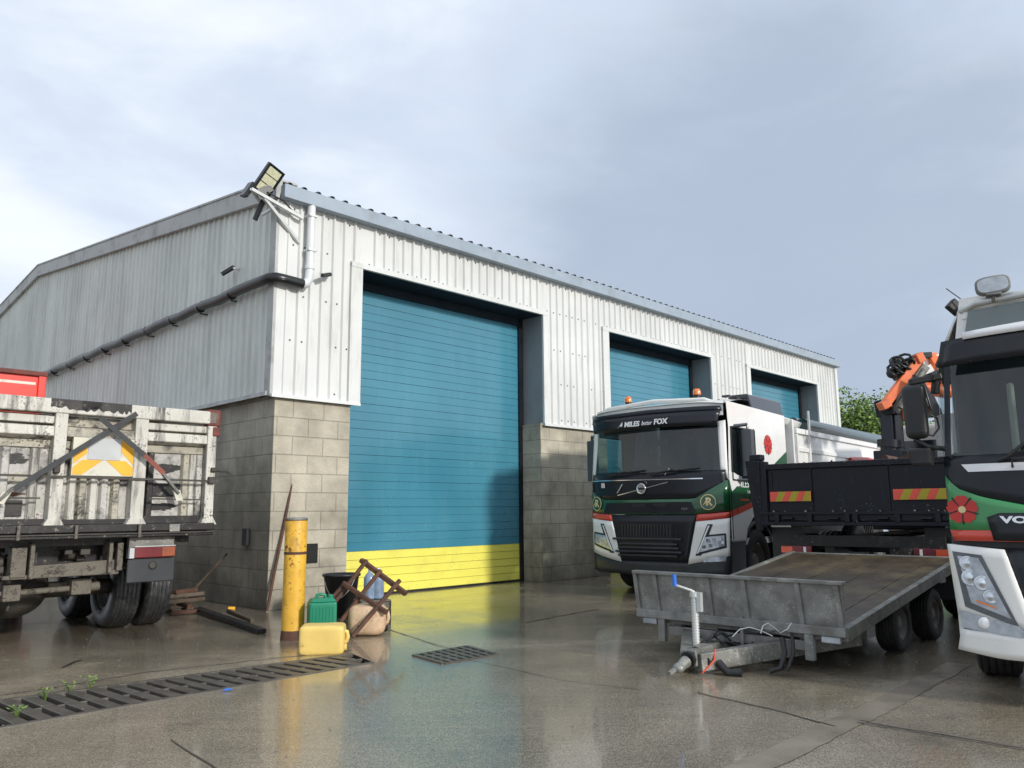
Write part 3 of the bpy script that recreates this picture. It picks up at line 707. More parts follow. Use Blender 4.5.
# skirt under the roof edge
for sx_, sg in ((.0,-1),(2.5,1)):
    x = sx_ + (.0 if sg < 0 else 0)
    lower_b = [(.17,.86),(.68,.86),(.76,1.06),(1.0,1.22),(1.25,1.26),(1.55,1.20),(1.75,1.02),(1.84,.9),(2.56,.9)]
    lower_t = [(.17,1.78),(.68,1.78),(.76,1.78),(1.0,1.78),(1.25,1.78),(1.55,1.78),(1.75,1.78),(1.84,1.78),(2.56,1.78)]
    side_patch(body, x, lower_b, lower_t, sgn=sg)
    side_patch(body, x, [(.17,1.78),(.30,1.78)], [(.24,2.62),(.33,2.62)], sgn=sg)
    side_patch(body, x, [(1.16,1.78),(2.56,1.78)], [(1.16,2.62),(2.56,2.62)], sgn=sg)
    side_patch(body, x, [(.24,2.62),(2.56,2.62)], [(.20,3.02),(2.56,2.98)], sgn=sg)
bo = body.build('cab', 'white_paint', tk)
# windows
m = MB(); F.patch(m, [(.10,1.94),(1.25,1.94),(2.40,1.94)], [(.16,2.70),(1.25,2.70),(2.36,2.70)], 0, 24, 8); m.build('windscreen', 'glass', bo)
for x, sg in ((.004,-1),(2.496,1)):
    m = MB(); side_patch(m, x, [(.30,1.80),(1.16,1.80)], [(.33,2.60),(1.16,2.60)], sgn=sg); d = m.build('door_window', 'glass_side', bo)
    m = MB(); s0 = .012*sg
    for a, b_ in (((.28,1.80),(.31,2.62)),((.31,2.62),(1.18,2.62)),((1.18,2.62),(1.18,1.78)),((1.18,1.78),(.28,1.80))):
        m.beam((x+s0,a[0],a[1]),(x+s0,b_[0],b_[1]),.02,.035,(1,0,0))
    m.build('window_seal', 'black', bo)
m = MB(); F.patch(m, [(2.40,1.94),(2.5,1.80)], [(2.36,2.70),(2.47,2.72)], .002, 3, 6); F.patch(m, [(.0,1.80),(.10,1.94)], [(.03,2.72),(.16,2.70)], .002, 3, 6); m.build('windscreen_pillar', 'white_paint', bo, solid=.02)
# interior
m = MB(); F.patch(m, [(.08,1.5),(2.42,1.5)], [(.08,1.98),(2.42,1.98)], -.10, 12, 2); m.box(.12,2.38,.25,.60,1.50,1.92); m.build('dashboard', 'dkgrey', bo)
m = MB(); m.box(.07,2.43,2.42,2.48,.92,2.98); m.box(.07,2.43,.5,2.42,2.93,2.96); m.build('interior_lining', 'seat_cloth', bo)
for x in (.35,1.55):
    m = MB(); m.box(x,x+.55,1.15,1.65,1.3,1.5); m.box(x,x+.55,1.6,1.75,1.45,2.15); m.box(x+.14,x+.41,1.62,1.74,2.17,2.38); m.build('seat', 'seat_cloth', bo, .05, 3)
m = MB(); 
mt = Matrix.Translation((1.82,.72,1.98)) @ Matrix.Rotation(rad(-50),4,'X')
m.tube([mt @ Vector((.22*math.cos(t_*.2618), .22*math.sin(t_*.2618), 0)) for t_ in range(25)], .016, 8); m.build('steering_wheel', 'black', bo)
m = MB(); m.tube([(1.35,.20,2.64),(1.37,.22,2.5)], .02, 8); m.box(1.28,1.46,.17,.21,2.38,2.48); m.build('camera_pod', 'black', bo, .01)
m = MB(); m.tube([(1.5,.20,2.62),(1.7,.22,2.58),(1.9,.22,2.60)], .015, 6); m.box(1.78,1.95,.2,.28,2.44,2.56); m.build('sensor_pod', 'black', bo, .02)
# paint and panels on the front
m = MB(); F.patch(m, [(.02,1.50),(.5,1.50),(1.25,1.50),(2.0,1.50),(2.48,1.72)], [(.03,1.95),(.5,1.95),(1.25,1.95),(2.0,1.95),(2.47,1.95)], .008, 24, 4)
m.build('front_panel', 'charcoal', bo, solid=.02)
m = MB(); F.patch(m, [(0,1.29),(.5,1.28),(2.0,1.28),(2.5,1.32)], [(0,1.68),(.3,1.53),(.6,1.515),(2.0,1.515),(2.5,1.80)], .014, 28, 3); m.build('green_band', 'green_paint', bo, solid=.02)
m = MB(); F.patch(m, [(.30,1.30),(2.02,1.30)], [(.38,1.47),(1.94,1.47)], .020, 20, 2); m.build('upper_grille', 'charcoal', bo)
m = MB()
for a, b_ in ((.88,1.17),(1.27,1.56)): F.patch(m, [(a+.03,1.40),(b_-.03,1.40)], [(a,1.455),(b_,1.455)], .028, 4, 1)
m.build_each('air_slot', 'black', bo)
m = MB(); F.patch(m, [(.05,1.835),(2.15,1.815)], [(.05,1.850),(2.15,1.832)], .022, 16, 1); m.build('chrome_strip', 'chrome', bo)
m = MB(); F.patch(m, [(.62,1.585),(1.56,1.775)], [(.62,1.598),(1.56,1.788)], .026, 10, 1); m.build('chrome_strip', 'chrome', bo)
mt = FRONT((1.08,-.030,1.69)); m = MB(); m.lathe([(.085,0),(.088,.012),(.068,.012),(.066,0)], 28, mt); m.lathe([(.0,.006),(.066,.006)], 20, mt); m.prism([(.06,.055),(.115,.11),(.115,.065),(.11,.11),(.06,.115),(.10,.10)], .006, mt)
m.build('badge', 'chrome', bo)
m = MB(); m.box(1.03,1.13,-.044,-.040,1.675,1.705); m.build('badge_bar', 'charcoal', bo)
# lower black grille
m = MB(); F.patch(m, [(.44,.55),(1.84,.55)], [(.24,1.275),(2.02,1.275)], .012, 20, 6); m.build('grille_surround', 'charcoal', bo, solid=.03)
m = MB(); F.patch(m, [(.68,.72),(1.60,.72)], [(.66,1.13),(1.62,1.13)], .024, 12, 3); m.build('grille_mesh', 'black', bo)
m = MB()
for k in range(17):
    x = .69+k*.055; m.box(x,x+.018, F.y(x,.9)-.040, F.y(x,.9)-.024, .93,1.12)
for z_, a, b_, o in ((.90,.50,1.78,.055),(.82,.62,1.70,.05),(.76,.60,1.72,.05),(.70,.55,1.78,.06),(.64,.6,1.7,.05)):
    F.patch(m, [(a,z_-.022),(b_,z_-.022)], [(a+.02,z_+.010),(b_-.02,z_+.010)], o, 14, 1)
m.build('grille_bar', 'dkgrey', bo, solid=.02)
# headlight panels and red flashes
for sgn in (0,1):
    X = (lambda x: x) if sgn else (lambda x: 2.5-x)
    def pp_(pl): r_ = [(X(x),z) for x,z in pl]; return r_ if sgn else r_[::-1]
    inner_b, inner_t = 1.84, 2.04
    m = MB(); F.patch(m, pp_([(inner_b+.01,.52),(2.25,.60),(2.48,.66)]), pp_([(inner_t-.03,1.17),(2.25,1.19),(2.5,1.22)]), .020, 14, 6); hp = m.build('headlight_panel', 'white_paint', bo, solid=.03)
    m = MB(); F.patch(m, pp_([(inner_t-.03,1.172),(2.25,1.192),(2.5,1.222)]), pp_([(inner_t-.01,1.275),(2.25,1.29),(2.5,1.31)]), .021, 10, 2); m.build('red_flash', 'red_livery', bo, solid=.03)
    m = MB(); F.patch(m, pp_([(1.98,.655),(2.07,.66)]), pp_([(2.19,1.13),(2.27,1.13)]), .026, 3, 8); F.patch(m, pp_([(1.98,.655),(2.44,.78)]), pp_([(2.02,.70),(2.44,.82)]), .027, 8, 1); F.patch(m, pp_([(2.13,.93),(2.44,.96)]), pp_([(2.145,.965),(2.44,.995)]), .027, 8, 1); F.patch(m, pp_([(2.42,.78),(2.445,.78)]), pp_([(2.42,.99),(2.445,.99)]), .027, 1, 3)
    hl = m.build('headlight', 'charcoal', hp)
    m = MB(); F.patch(m, pp_([(2.02,.70),(2.42,.81)]), pp_([(2.145,.935),(2.42,.965)]), .028, 8, 4); m.build('headlight_glass', 'lens_clear', hl)
    m = MB(); F.patch(m, pp_([(2.005,.69),(2.03,.69)]), pp_([(2.20,1.11),(2.225,1.11)]), .031, 2, 8); m.build('daylight_strip', 'white_letter', hl)
    m = MB()
    for (hx, hz, hr) in ((2.19,.885,.032),(2.27,.895,.032),(2.35,.905,.032),(2.12,.79,.028),(2.22,.81,.03),(2.31,.835,.03),(2.39,.86,.025)):
        x = X(hx); m.box(x-hr, x+hr, F.y(x,hz)-.034, F.y(x,hz)-.030, hz-hr*.8, hz+hr*.8)
    m.build('reflector', 'lens_bright', hl)
# bumper
m = MB(); F.patch(m, [(.04,.36),(1.25,.33),(2.46,.36)], [(.0,.64),(.44,.55),(1.84,.55),(2.5,.66)], .004, 24, 3); F.patch(m, [(.10,.33),(2.40,.33)], [(.04,.37),(2.46,.37)], -.03, 8,1)
m.build('bumper', 'dkgrey', bo, solid=.08)
m = MB(); F.patch(m, [(2.10,.56),(2.42,.58)], [(2.14,.63),(2.44,.655)], .03, 4, 1); m.build('fog_light', 'lens_clear', bo)
m = MB()
for x, sg in ((.0,-1),(2.5,1)): side_patch(m, x, [(.17,.36),(.62,.36)], [(.17,.88),(.66,.88)], sgn=sg)
m.box(.05,2.45,.6,.66,.34,.86)
m.build('step', 'dkgrey', bo, solid=.03)
# side livery
for x, sg in ((-.003,-1),(2.503,1)):
    m = MB(); side_patch(m, x, [(.165,1.32),(.9,1.45),(1.6,1.66),(2.56,1.95)], [(.165,1.80),(.9,1.775),(1.6,1.95),(2.56,2.35)], sgn=sg); m.build('green_side_band', 'green_paint', bo)
    m = MB(); side_patch(m, x*1.0+(.001*sg), [(.165,1.23),(.9,1.36),(1.6,1.57),(2.56,1.86)], [(.165,1.32),(.9,1.45),(1.6,1.66),(2.56,1.95)], sgn=sg); m.build('red_side_stripe', 'red_livery', bo)
m = MB(); m.box(2.5,2.508,.225,.235,.90,1.78); m.box(2.5,2.508,1.19,1.20,1.25,2.65); m.box(2.5,2.53,.95,1.10,1.52,1.56)
m.build('door_seam', 'charcoal', bo)
m = MB(); side_patch(m, 2.512, [(.17,1.80),(.24,1.62),(.42,1.70),(.62,1.72)], [(.19,1.90),(.30,1.92),(.45,1.88),(.62,1.86)], sgn=1); m.build('white_fin', 'white_paint', bo, solid=.02)
rose(bo, SIDE((2.506,1.75,2.42)), .17, centre='rose_red')
text('MILES FOX', .17, SIDE((2.508,.86,1.74)), bo, 'white_letter', sx=.95)
text('Ltd', .07, SIDE((2.508,.86,1.62)), bo, 'white_letter')
m = MB(); m.box(2.5,2.506,.55,.85,1.48,1.51); m.build('small_lettering', 'red_livery', bo)
# visor
m = MB(); F.patch(m, [(.17,2.64),(1.25,2.66),(2.40,2.64)], [(.10,2.86),(1.25,2.88),(2.46,2.86)], .14, 24, 3); F.patch(m, [(.10,2.86),(1.25,2.88),(2.46,2.86)], [(.12,2.94),(1.25,2.965),(2.44,2.94)], .10, 24, 2)
m.build('sun_visor', 'charcoal', bo, solid=.03)
m = MB(); F.patch(m, [(.10,2.80),(2.44,2.80)], [(.10,3.04),(2.44,3.04)], .0, 12, 2); m.build('header_panel', 'white_paint', bo)
wp = F.wrap(0)
text('MILES', .115, FRONT((.97,-.168,2.74)), bo, 'white_letter', offset=.004, wrap=wp, shear=.1)
text('better', .10, FRONT((1.245,-.168,2.74)), bo, 'white_letter', shear=.35, wrap=wp, sx=.75)
text('FOX', .120, FRONT((1.50,-.168,2.745)), bo, 'white_letter', offset=.004, wrap=wp, shear=.1)
m = MB(); m.prism([(-.06,-.05),(0,.01),(.03,.05),(.04,.0),(.02,-.03),(-.01,-.01)], .004, FRONT((.75,-.16,2.74))); o = m.build('fox_mark', 'white_letter', bo)
for v in o.data.vertices: v.co = wp(v.co)
# roof bar with beacons
m = MB(); m.tube([(.22,.22,2.96),(.26,.20,3.03),(.36,.20,3.07),(1.25,.17,3.12),(2.14,.20,3.07),(2.24,.20,3.03),(2.28,.22,2.96)], .034, 10); m.build('roof_bar', 'white_paint', bo)
for x in (.72,2.0):
    m = MB(); m.tube([(x,.24,3.05),(x,.24,3.16)], .05, 12); b0 = m.build('beacon_base', 'black', bo)
    m = MB(); m.lathe([(.062,0),(.062,.06),(.045,.095),(0,.10)], 16, Matrix.Translation((x,.24,3.16))); m.build('beacon_lens', 'amber', b0)
for x in (.14,2.34):
    m = MB(); m.lathe([(.04,0),(.045,.03),(.02,.06),(0,.06)], 10, Matrix.Translation((x,.3,3.0))); m.build('roof_marker', 'black', bo)
m = MB()
for y_ in (.5,.8,1.1): m.box(2.30,2.42,y_,y_+.10,3.12,3.15)
m.build_each('roof_fitting', 'dkgrey', bo)
# roof edge deflector
for x0, x1 in ((2.05,2.44),(.06,.45)):
    m = MB(); m.hexa([(x0,1.22,2.99),(x1+.04,1.22,2.99),(x1+.04,2.62,2.96),(x0,2.62,2.96),(x0+.05,1.16,3.24),(x1+.0,1.16,3.24),(x1+.0,2.58,3.25),(x0+.05,2.58,3.25)])
    m.build('air_deflector', 'black_gloss', bo, .03, 3)
# mirrors
for x, sg in ((2.50,1),(.0,-1)):
    m = MB(); cx = x+(.17 if sg > 0 else .25)*sg; m.box(cx-.08,cx+.08,.50,.62,1.86,2.58); m.tube([(x,.45,2.64),(cx,.55,2.66),(cx,.55,2.58)], .03, 8); m.tube([(x,.45,1.80),(cx,.55,1.80),(cx,.55,1.86)], .022, 8)
    mi = m.build('mirror', 'mirror_grey', bo, .035, 3)
    m = MB(); m.box(cx-.065,cx+.065,.622,.628,1.92,2.52); m.build('mirror_glass', 'chrome', mi)
# badges: circled monogram on both cheeks, model lettering
for x in (2.22,.16):
    m = MB(); mt = FRONT((x, -.040,1.46)); m.lathe([(0,.001),(.118,.001)], 28, mt); m.mi = 1; m.lathe([(.108,.0),(.108,.005),(.118,.005),(.118,0)], 28, mt)
    o = m.build('round_badge', ['green_paint','cream'], bo)
    for v in o.data.vertices: v.co = wp(v.co)
    text('R', .17, FRONT((x+.012,-.046,1.46)), bo, 'cream', offset=.004, wrap=wp)
    text('A', .13, FRONT((x-.03,-.050,1.455)), bo, 'cream', shear=.2, wrap=wp)
text('FM', .055, FRONT((1.83,F.y(1.83,1.36)-.023,1.36)), bo, 'chrome', sx=1.5)
# wipers
for (xa_, xb_) in ((.45,1.15),(1.25,2.1)):
    m = MB(); m.tube([(xa_,F.y(xa_,1.96)-.05,1.93),(xb_,F.y(xb_,1.99)-.03,1.985)], .012, 6); m.tube([(xa_,F.y(xa_,1.93)-.05,1.91),((xa_+xb_)/2,-.045,1.97)], .016, 6); m.build('wiper', 'black', bo)
m = MB(); m.box(.3,.36,-.02,0,1.72,1.80,None); m.beam((.62,-.03,1.63),(.72,-.03,1.77),.012,.01); m.beam((1.52,-.03,1.90),(1.60,-.03,2.0),.012,.01); m.build_each('washer_jet', 'galv_bright', bo)
# chassis, wheels, body
m = MB(); m.box(.75,.85,.7,9,.72,.98); m.box(1.65,1.75,.7,9,.72,.98)
for y_ in (2.9,4.5,6,7.5,8.9): m.box(.8,1.7,y_,y_+.1,.75,.95)
m.box(.2,2.3,2.9,3.6,.45,1.0); m.build('chassis', 'grime_dark', tk)
for y_ in (1.25,3.1+.0,6.6,7.95):
    for x, sg in ((.20,-1),(2.30,1)):
        r = wheel(tk, x, y_, .52, .52, .30, sg, 'tyre')
for x in (.03,2.20):
    m = MB()
    for (cy) in (1.25,):
        m.lathe([(.60,0),(.66,0),(.66,.27),(.60,.27)], 20, AXX((x,cy,.52)), 0, math.pi)
    m.build('mudguard', 'black', tk)
bd = MB(); X0, X1, Y0, Y1, Z0, Z1 = .0, 2.5, 3.0, 9.1, 1.15, 2.80
bd.box(X0,X0+.06,Y0,Y1,Z0,Z1); bd.box(X1-.06,X1,Y0,Y1,Z0,Z1); bd.box(X0,X1,Y1,Y1+.07,Z0,Z1); bd.box(X0,X1,Y0-.06,Y0,Z0,Z1+.16); bd.box(X0,X1,Y0,Y1,Z0,Z0+.06)
bd.box(X1,X1+.05,Y0,Y1,Z1-.10,Z1-.0); bd.box(X0-.05,X0,Y0,Y1,Z1-.10,Z1)
bd.box(X1,X1+.03,Y0,Y1,2.38,2.46)
tb = bd.build('tipper_body', 'white_paint', tk, .01)
for y_ in (3.0,3.62,9.0):
    m = MB(); m.box(X1,X1+.05,y_,y_+.07,Z0,Z1-.11); m.build('side_post', 'white_paint', tb, .008)
m = MB(); m.hexa([(X0+.1,2.64,2.86),(X1-.1,2.64,2.86),(X1-.1,3.6,2.82),(X0+.1,3.6,2.82),(X0+.1,2.64,2.98),(X1-.02,2.64,2.98),(X1-.02,3.6,2.94),(X0+.1,3.6,2.94)]); m.build('headboard_canopy', 'white_paint', tb, .04, 3)
m = MB(); m.tube([(X1-.02,3.5,2.90),(X1-.02,9.1,2.90)], .12, 16); m.tube([(X1-.19,3.5,2.98),(X1-.17,9.1,3.02)], .075, 12); m.build('rolled_sheet', 'tarp_green', tb)
m = MB(); m.box(X1+.10,X1+.14,3.42,3.46,2.70,3.14); m.build('sheet_bracket', 'galv_bright', tb, .01)
m = MB(); m.box(.4,2.1,2.60,2.9,.9,2.3); m.box(.15,2.35,2.62,2.86,2.3,2.7); m.build('headboard', 'pale_grey', tb, .02)
m = MB(); m.tube([(2.52,6.0,2.36),(2.60,7.0,2.40),(2.56,8.6,2.36)], .05, 8); m.build('red_hose', 'rose_red', tb)

# =================================================================== GRAB LORRY (black body, orange crane), seen from behind
az = rad(40)
gl = thing('grab_lorry', 'black tipper body lorry with hazard markers on its tail and an orange folded crane', 'lorry', (3.46,11.03,0), -az)
gm = Matrix.Translation((3.46,11.03,0)) @ Matrix.Rotation(-az,4,'Z'); gi = gm.inverted()
m = MB(); XL, XR = -.02, 2.42
m.box(XL,XR,0,.05,1.30,1.90); m.box(XL,XL+.06,.05,3.9,1.2,1.92); m.box(XR-.06,XR,.05,3.9,1.2,1.92); m.box(XL,XR,3.9,3.96,1.2,2.15); m.box(XL,XR,.05,3.9,1.16,1.22)
m.box(XL-.01,XR+.01,-.04,.07,1.88,1.96); m.box(XL-.03,XL+.10,-.05,.08,1.16,2.0); m.box(XR-.10,XR+.03,-.05,.08,1.16,2.0)
gb = m.build('tipper_body', 'body_black', gl, .01)
m = MB(); m.box(XL-.01,XR+.01,-.06,.06,1.13,1.18); m.box(XL,XR,-.03,.04,1.19,1.29); m.box(XL,XR,-.07,.0,1.27,1.31); m.build('tail_ledge', 'body_black', gb, .006)
m = MB()
for x in (.18,.62,1.1,1.2,1.7,2.15): m.box(x,x+.06,-.075,-.03,1.17,1.30)
for x in (.3,.9,1.5,2.0): m.tube([(x,-.07,1.22),(x+.12,-.07,1.22)], .02, 6)
m.build_each('hinge_bracket', 'body_black', gb, .004)
m = MB(); m.box(XL+.15,XL+.17,-.012,0,1.45,1.85); 
for x in (.66,1.62): m.box(x,x+.03,-.02,0,1.3,1.88)
m.build_each('tail_stiffener', 'body_black', gb)
m = MB(); m.hexa([(-.10,-.05,1.05),(.0,-.05,1.05),(.0,.10,1.05),(-.10,.1,1.05),(-.20,-.08,2.02),(-.0,-.08,2.02),(-.0,.12,2.02),(-.20,.12,2.02)]); m.box(-.14,.02,-.06,.10,2.02,2.10); m.build('corner_post', 'body_black', gb, .01)
for (x0, x1, fl_) in ((.13,.68,1),(1.70,2.29,1)):
    p_ = MB(); p_.box(x0,x1,-.062,-.052,1.45,1.58); hz = p_.build('marker_board', 'hazard_red', gb)
    n = 3
    for k in range(n):
        a = x0+(x1-x0)*(k+.35)/n; m = MB(); wd = (x1-x0)/n*.52
        m.prism([(a,0),(a+wd,0),(a+wd+.06,.13),(a+.06,.13)] if a+wd+.06 < x1 else [(a,0),(x1,0),(x1,.13),(a+.06,.13)], .003, FRONT((0,-.0625,1.45))); m.build('yellow_stripe', 'marker_yellow', hz)
m = MB()
for k in range(26): x = random.uniform(XL+.1,XR-.1); m.ball((x,-.045+random.uniform(0,.02),1.955+random.uniform(-.01,.01)) if k < 14 else (x,-.075,1.315), random.uniform(.006,.016), 4)
m.build('rubble_crumbs', 'grime_light', gb)
m = MB(); m.box(.75,.87,.15,8.2,.72,.98); m.box(1.55,1.67,.15,8.2,.72,.98); m.box(.2,2.25,.05,.17,.62,.74); m.box(.30,2.2,.10,.16,.86,1.0)
for y_ in (1,2.5,4,5.5): m.box(.8,1.6,y_,y_+.1,.75,.95)
m.tube([(.3,.9,.5),(2.1,.9,.5)], .08, 10); m.box(.45,.75,4.0,5.0,.5,.95); m.build('chassis', 'grime_dark', gl)
for x0, mt_ in ((.22,1),(1.86,-1)):
    l = MB(); l.box(x0,x0+.40,.0,.04,.76,.86); lo_ = l.build('tail_light', 'red_lens', gl, .006)
    l = MB(); l.box(*((x0,x0+.15) if mt_ > 0 else (x0+.25,x0+.40)),-.008,.0,.77,.85); l.build('indicator', 'orange_lens', lo_)
    l = MB(); l.box(*((x0+.30,x0+.33) if mt_ > 0 else (x0+.07,x0+.10)),-.008,.0,.77,.85); l.build('reflector', 'white_letter', lo_)
for y_ in (.95,2.35,6.6):
    for x, sg in ((.17,-1),(2.23,1)):
        wheel(gl, x, y_, .5, .5, .3 if y_ > 6 else .5, sg)
for x in (.0,1.95):
    m = MB(); m.box(x,x+.45,.25,.28,.25,1.1); m.build('mudflap', 'black', gl)
# cab in front
m = MB(); m.hexa([(.05,5.6,.9),(2.35,5.6,.9),(2.4,7.6,.9),(0,7.6,.9),(.12,5.65,2.9),(2.28,5.65,2.9),(2.28,7.4,3.0),(.12,7.4,3.0)]); cbn = m.build('cab', 'pale_grey', gl, .08, 3)
m = MB(); m.box(.4,2.0,5.58,5.61,2.0,2.6); m.build('rear_window', 'black_gloss', cbn)
# crane: measured at 14 m, converted to the lorry's own frame
def g_(x, y, Y=14.0): return gi @ at(x, y, Y)
m = MB(); m.box(.25,1.4,4.1,4.9,.98,1.30); m.build('crane_base', 'charcoal', gl, .02)
m = MB(); a = g_(889,462); b_ = g_(889,405); m.tube([Vector((a.x,a.y,1.2)), a.lerp(b_,.35)], .15, 14); m.box(a.x-.2,a.x+.26,a.y-.2,a.y+.2,a.z-.05,a.z+.2); m.tube([a.lerp(b_,.25),a.lerp(b_,.38)], .2, 12)
m.beam(a.lerp(b_,.3), b_+Vector((-.05,0,.06)), .20, .24); m.beam(a.lerp(b_,.8), b_+Vector((-.05,0,.1)), .27, .32); m.beam(g_(899,452), g_(896,408), .14, .16)
m.build('crane_mast', 'charcoal', gl, .02)
m = MB()
m.beam(g_(883,407,13.8), g_(919,359,13.8), .13, .15); m.beam(g_(880,407,13.75), g_(888,403,13.75), .22, .14); m.beam(g_(915,360,13.8), g_(922,357,13.8), .2, .18)
m.beam(g_(924,362,14.4), g_(906,402,14.4), .30, .34); m.beam(g_(928,358,14.4), g_(937,372,14.2), .22, .30)
m.beam(g_(895,410,14.2), g_(905,413,14.2), .3, .35)
m.tube([g_(922,388,14.5), g_(950,392,14.5)], .13, 12); m.beam(g_(925,360,14.6), g_(948,384,14.6), .25, .2)
m.build('crane_boom', 'crane_orange', gl, .015)
m = MB()
m.beam(g_(893,412,13.9), g_(925,366,13.9), .13, .15); m.beam(g_(891,404,14), g_(915,374,14), .10, .10); m.tube([g_(900,408,13.7), g_(924,370,13.7)], .05, 10)
m.build('crane_ram', 'galv_dull', gl, .01)
m = MB(); m.beam(g_(918,382,13.7), g_(937,413,13.7), .16, .12); m.beam(g_(930,378,13.7), g_(947,370,13.7), .22, .16); m.beam(g_(926,395,13.7),g_(936,416,13.7),.22,.14)
m.beam(g_(914,357,14.3), g_(928,356,14.3), .3, .10)
for k in range(4): m.tube([g_(913+k*2,375+k,13.6), g_(918+k*2,386,13.5), g_(922+k*3,400+k*3,13.5)], .018, 6)
m.tube([g_(930,415,13.6), g_(937,418,13.6), g_(939,428,13.6), g_(933,436,13.6), g_(926,434,13.6)], .02, 6)
m.build_each('crane_link', 'charcoal', gl, .006)
m = MB()
for k in range(11):
    cx, cy = 892+random.random()*17, 360+random.random()*8; cx2 = cx+random.uniform(-4,4)
    m.tube([g_(cx,cy+10,13.9), g_(cx-2,cy+2,13.9), g_(cx2,cy-3,13.9), g_(cx+3,cy+1,13.9), g_(cx+5,cy+8,13.9)], .03, 6)
m.beam(g_(893,376,13.9), g_(911,362,13.9), .18, .2); m.ball(g_(892,373,13.9), .10, 6); m.beam(g_(897,378,13.9), g_(905,364,13.9), .10, .14)
for (lx, ly, lr) in ((897,363,.11),(905,361,.12),(894,370,.10),(902,368,.10),(909,364,.09)):
    c0 = g_(lx, ly, 13.75); ax_ = (g_(lx+5,ly,13.75)-c0).normalized()
    m.tube([c0+ax_*(lr*math.cos(t_*.5236))+Vector((0,0,lr*math.sin(t_*.5236)))+ax_.cross(Vector((0,0,1)))*(.05*math.sin(t_)) for t_ in range(13)], .024, 6)
m.build('hydraulic_hoses', 'black', gl)
m = MB(); m.box(1.85,2.3,4.4,5.1,1.9,3.35); m.box(1.2,2.3,4.9,5.3,1.0,3.0); m.build('oil_tank', 'pale_grey', gl, .03)
m = MB(); m.beam(g_(929,357,14.3), g_(935,372,14.3), .12,.35); m.beam(g_(922,368,14.1), g_(928,378,14.1), .2,.25); m.build('crane_tip_plate', 'white_paint', gl, .01)
# things poking over the body side
gr_ = thing('red_grab_bucket', 'rusty red grab bucket lying in the black tipper body', 'bucket', gm @ Vector((1.2,1.7,1.24)), -az)
m = MB()
prof = [(-.55,.0),(.55,.0),(.62,.35),(.45,.78),(-.25,.72),(-.60,.45)]
m.prism(prof, .9, rowm((1,0,0),(0,0,1),(0,-1,0),(0,.45,0))); m.build('shell', 'rust_red', gr_, .03)
m = MB(); m.beam((-.35,-.47,.55),(.45,-.47,.82),.05,.08); m.beam((-.35,.47,.55),(.45,.47,.82),.05,.08); m.tube([(.1,-.5,.80),(.1,.5,.80)], .05, 8); m.build('hinge_arm', 'rust', gr_)

# =================================================================== FLATBED TRAILER
az = .775
tw, zf, ri = 2.014, .344, .13
tr = thing('flatbed_trailer', 'empty grey steel flatbed trailer nose down on the wet concrete', 'trailer', (1.275,8.096,0), -az)
LT = 3.35
def Z(y, z=0): return zf+ri*y+z
def tbox(mb, x0,x1,y0,y1,z0,z1):
    mb.hexa([(x0,y0,Z(y0,z0)),(x1,y0,Z(y0,z0)),(x1,y1,Z(y1,z0)),(x0,y1,Z(y1,z0)),(x0,y0,Z(y0,z1)),(x1,y0,Z(y0,z1)),(x1,y1,Z(y1,z1)),(x0,y1,Z(y1,z1))])
m = MB(); 
for k in range(9):
    a = .05+k*(tw-.10)/9; tbox(m, a+.002, a+(tw-.10)/9-.003, .03, LT-.05, -.02, .012+.002*(k%2))
m.build('deck', 'deck', tr)
m = MB(); tbox(m, -.01,.05,.0,LT,-.075,.03); tbox(m, tw-.05,tw+.01,.0,LT,-.075,.03); tbox(m,.05,tw-.05,LT-.05,LT,-.075,.02); tbox(m, .05,tw-.05,0,.03,-.075,.0)
for x in (.35,1.6): tbox(m, x,x+.08,.03,LT-.06,-.12,-.022)
for y_ in (.6,1.2,1.8,2.4,3.0): tbox(m, .06,tw-.06,y_,y_+.05,-.075,-.024)
m.build('frame', 'galv_dull', tr, .004, 1)
# headboard with uprights
m = MB(); hb0, hb1 = .03, .385; m.hexa([(0,-.03,Z(0,hb0)),(tw,-.03,Z(0,hb0)),(tw,-.01,Z(0,hb0)),(0,-.01,Z(0,hb0)),(-.02,-.06,Z(0,hb1)),(tw+.02,-.06,Z(0,hb1)),(tw+.02,-.04,Z(0,hb1)),(-.02,-.04,Z(0,hb1))])
hbd = m.build('headboard', 'galv', tr)
m = MB(); m.box(-.04,tw+.04,-.10,-.03,Z(0,hb1)-.0,Z(0,hb1)+.03); m.box(-.02,tw+.02,-.07,.0,Z(0,-.03),Z(0,.045)); m.build('headboard_rail', 'galv', hbd, .005)
for x in (-.01,.22,.80,1.16,1.66,tw-.02):
    m = MB(); m.hexa([(x-.012,-.055,Z(0,.04)),(x+.03,-.055,Z(0,.04)),(x+.03,-.03,Z(0,.04)),(x-.012,-.03,Z(0,.04)),(x-.03,-.09,Z(0,hb1)),(x+.012,-.09,Z(0,hb1)),(x+.012,-.06,Z(0,hb1)),(x-.03,-.06,Z(0,hb1))]); m.build('upright', 'galv', hbd, .003, 1)
for x in (.22,1.68):
    m = MB(); m.box(x,x+.075,-.06,-.005,.10,Z(0,.0)); m.build('prop_leg', 'galv', tr, .004, 1)
m = MB(); m.box(.30,1.72,-.02,.04,.17,.25); m.build('front_crossbar', 'galv', tr, .004)
for x in (.10,1.88):
    m = MB(); m.box(x-.06,x+.10,-.05,-.01,Z(0,-.09),Z(0,-.03)); m.build('marker_lamp', 'lens_clear', tr, .01)
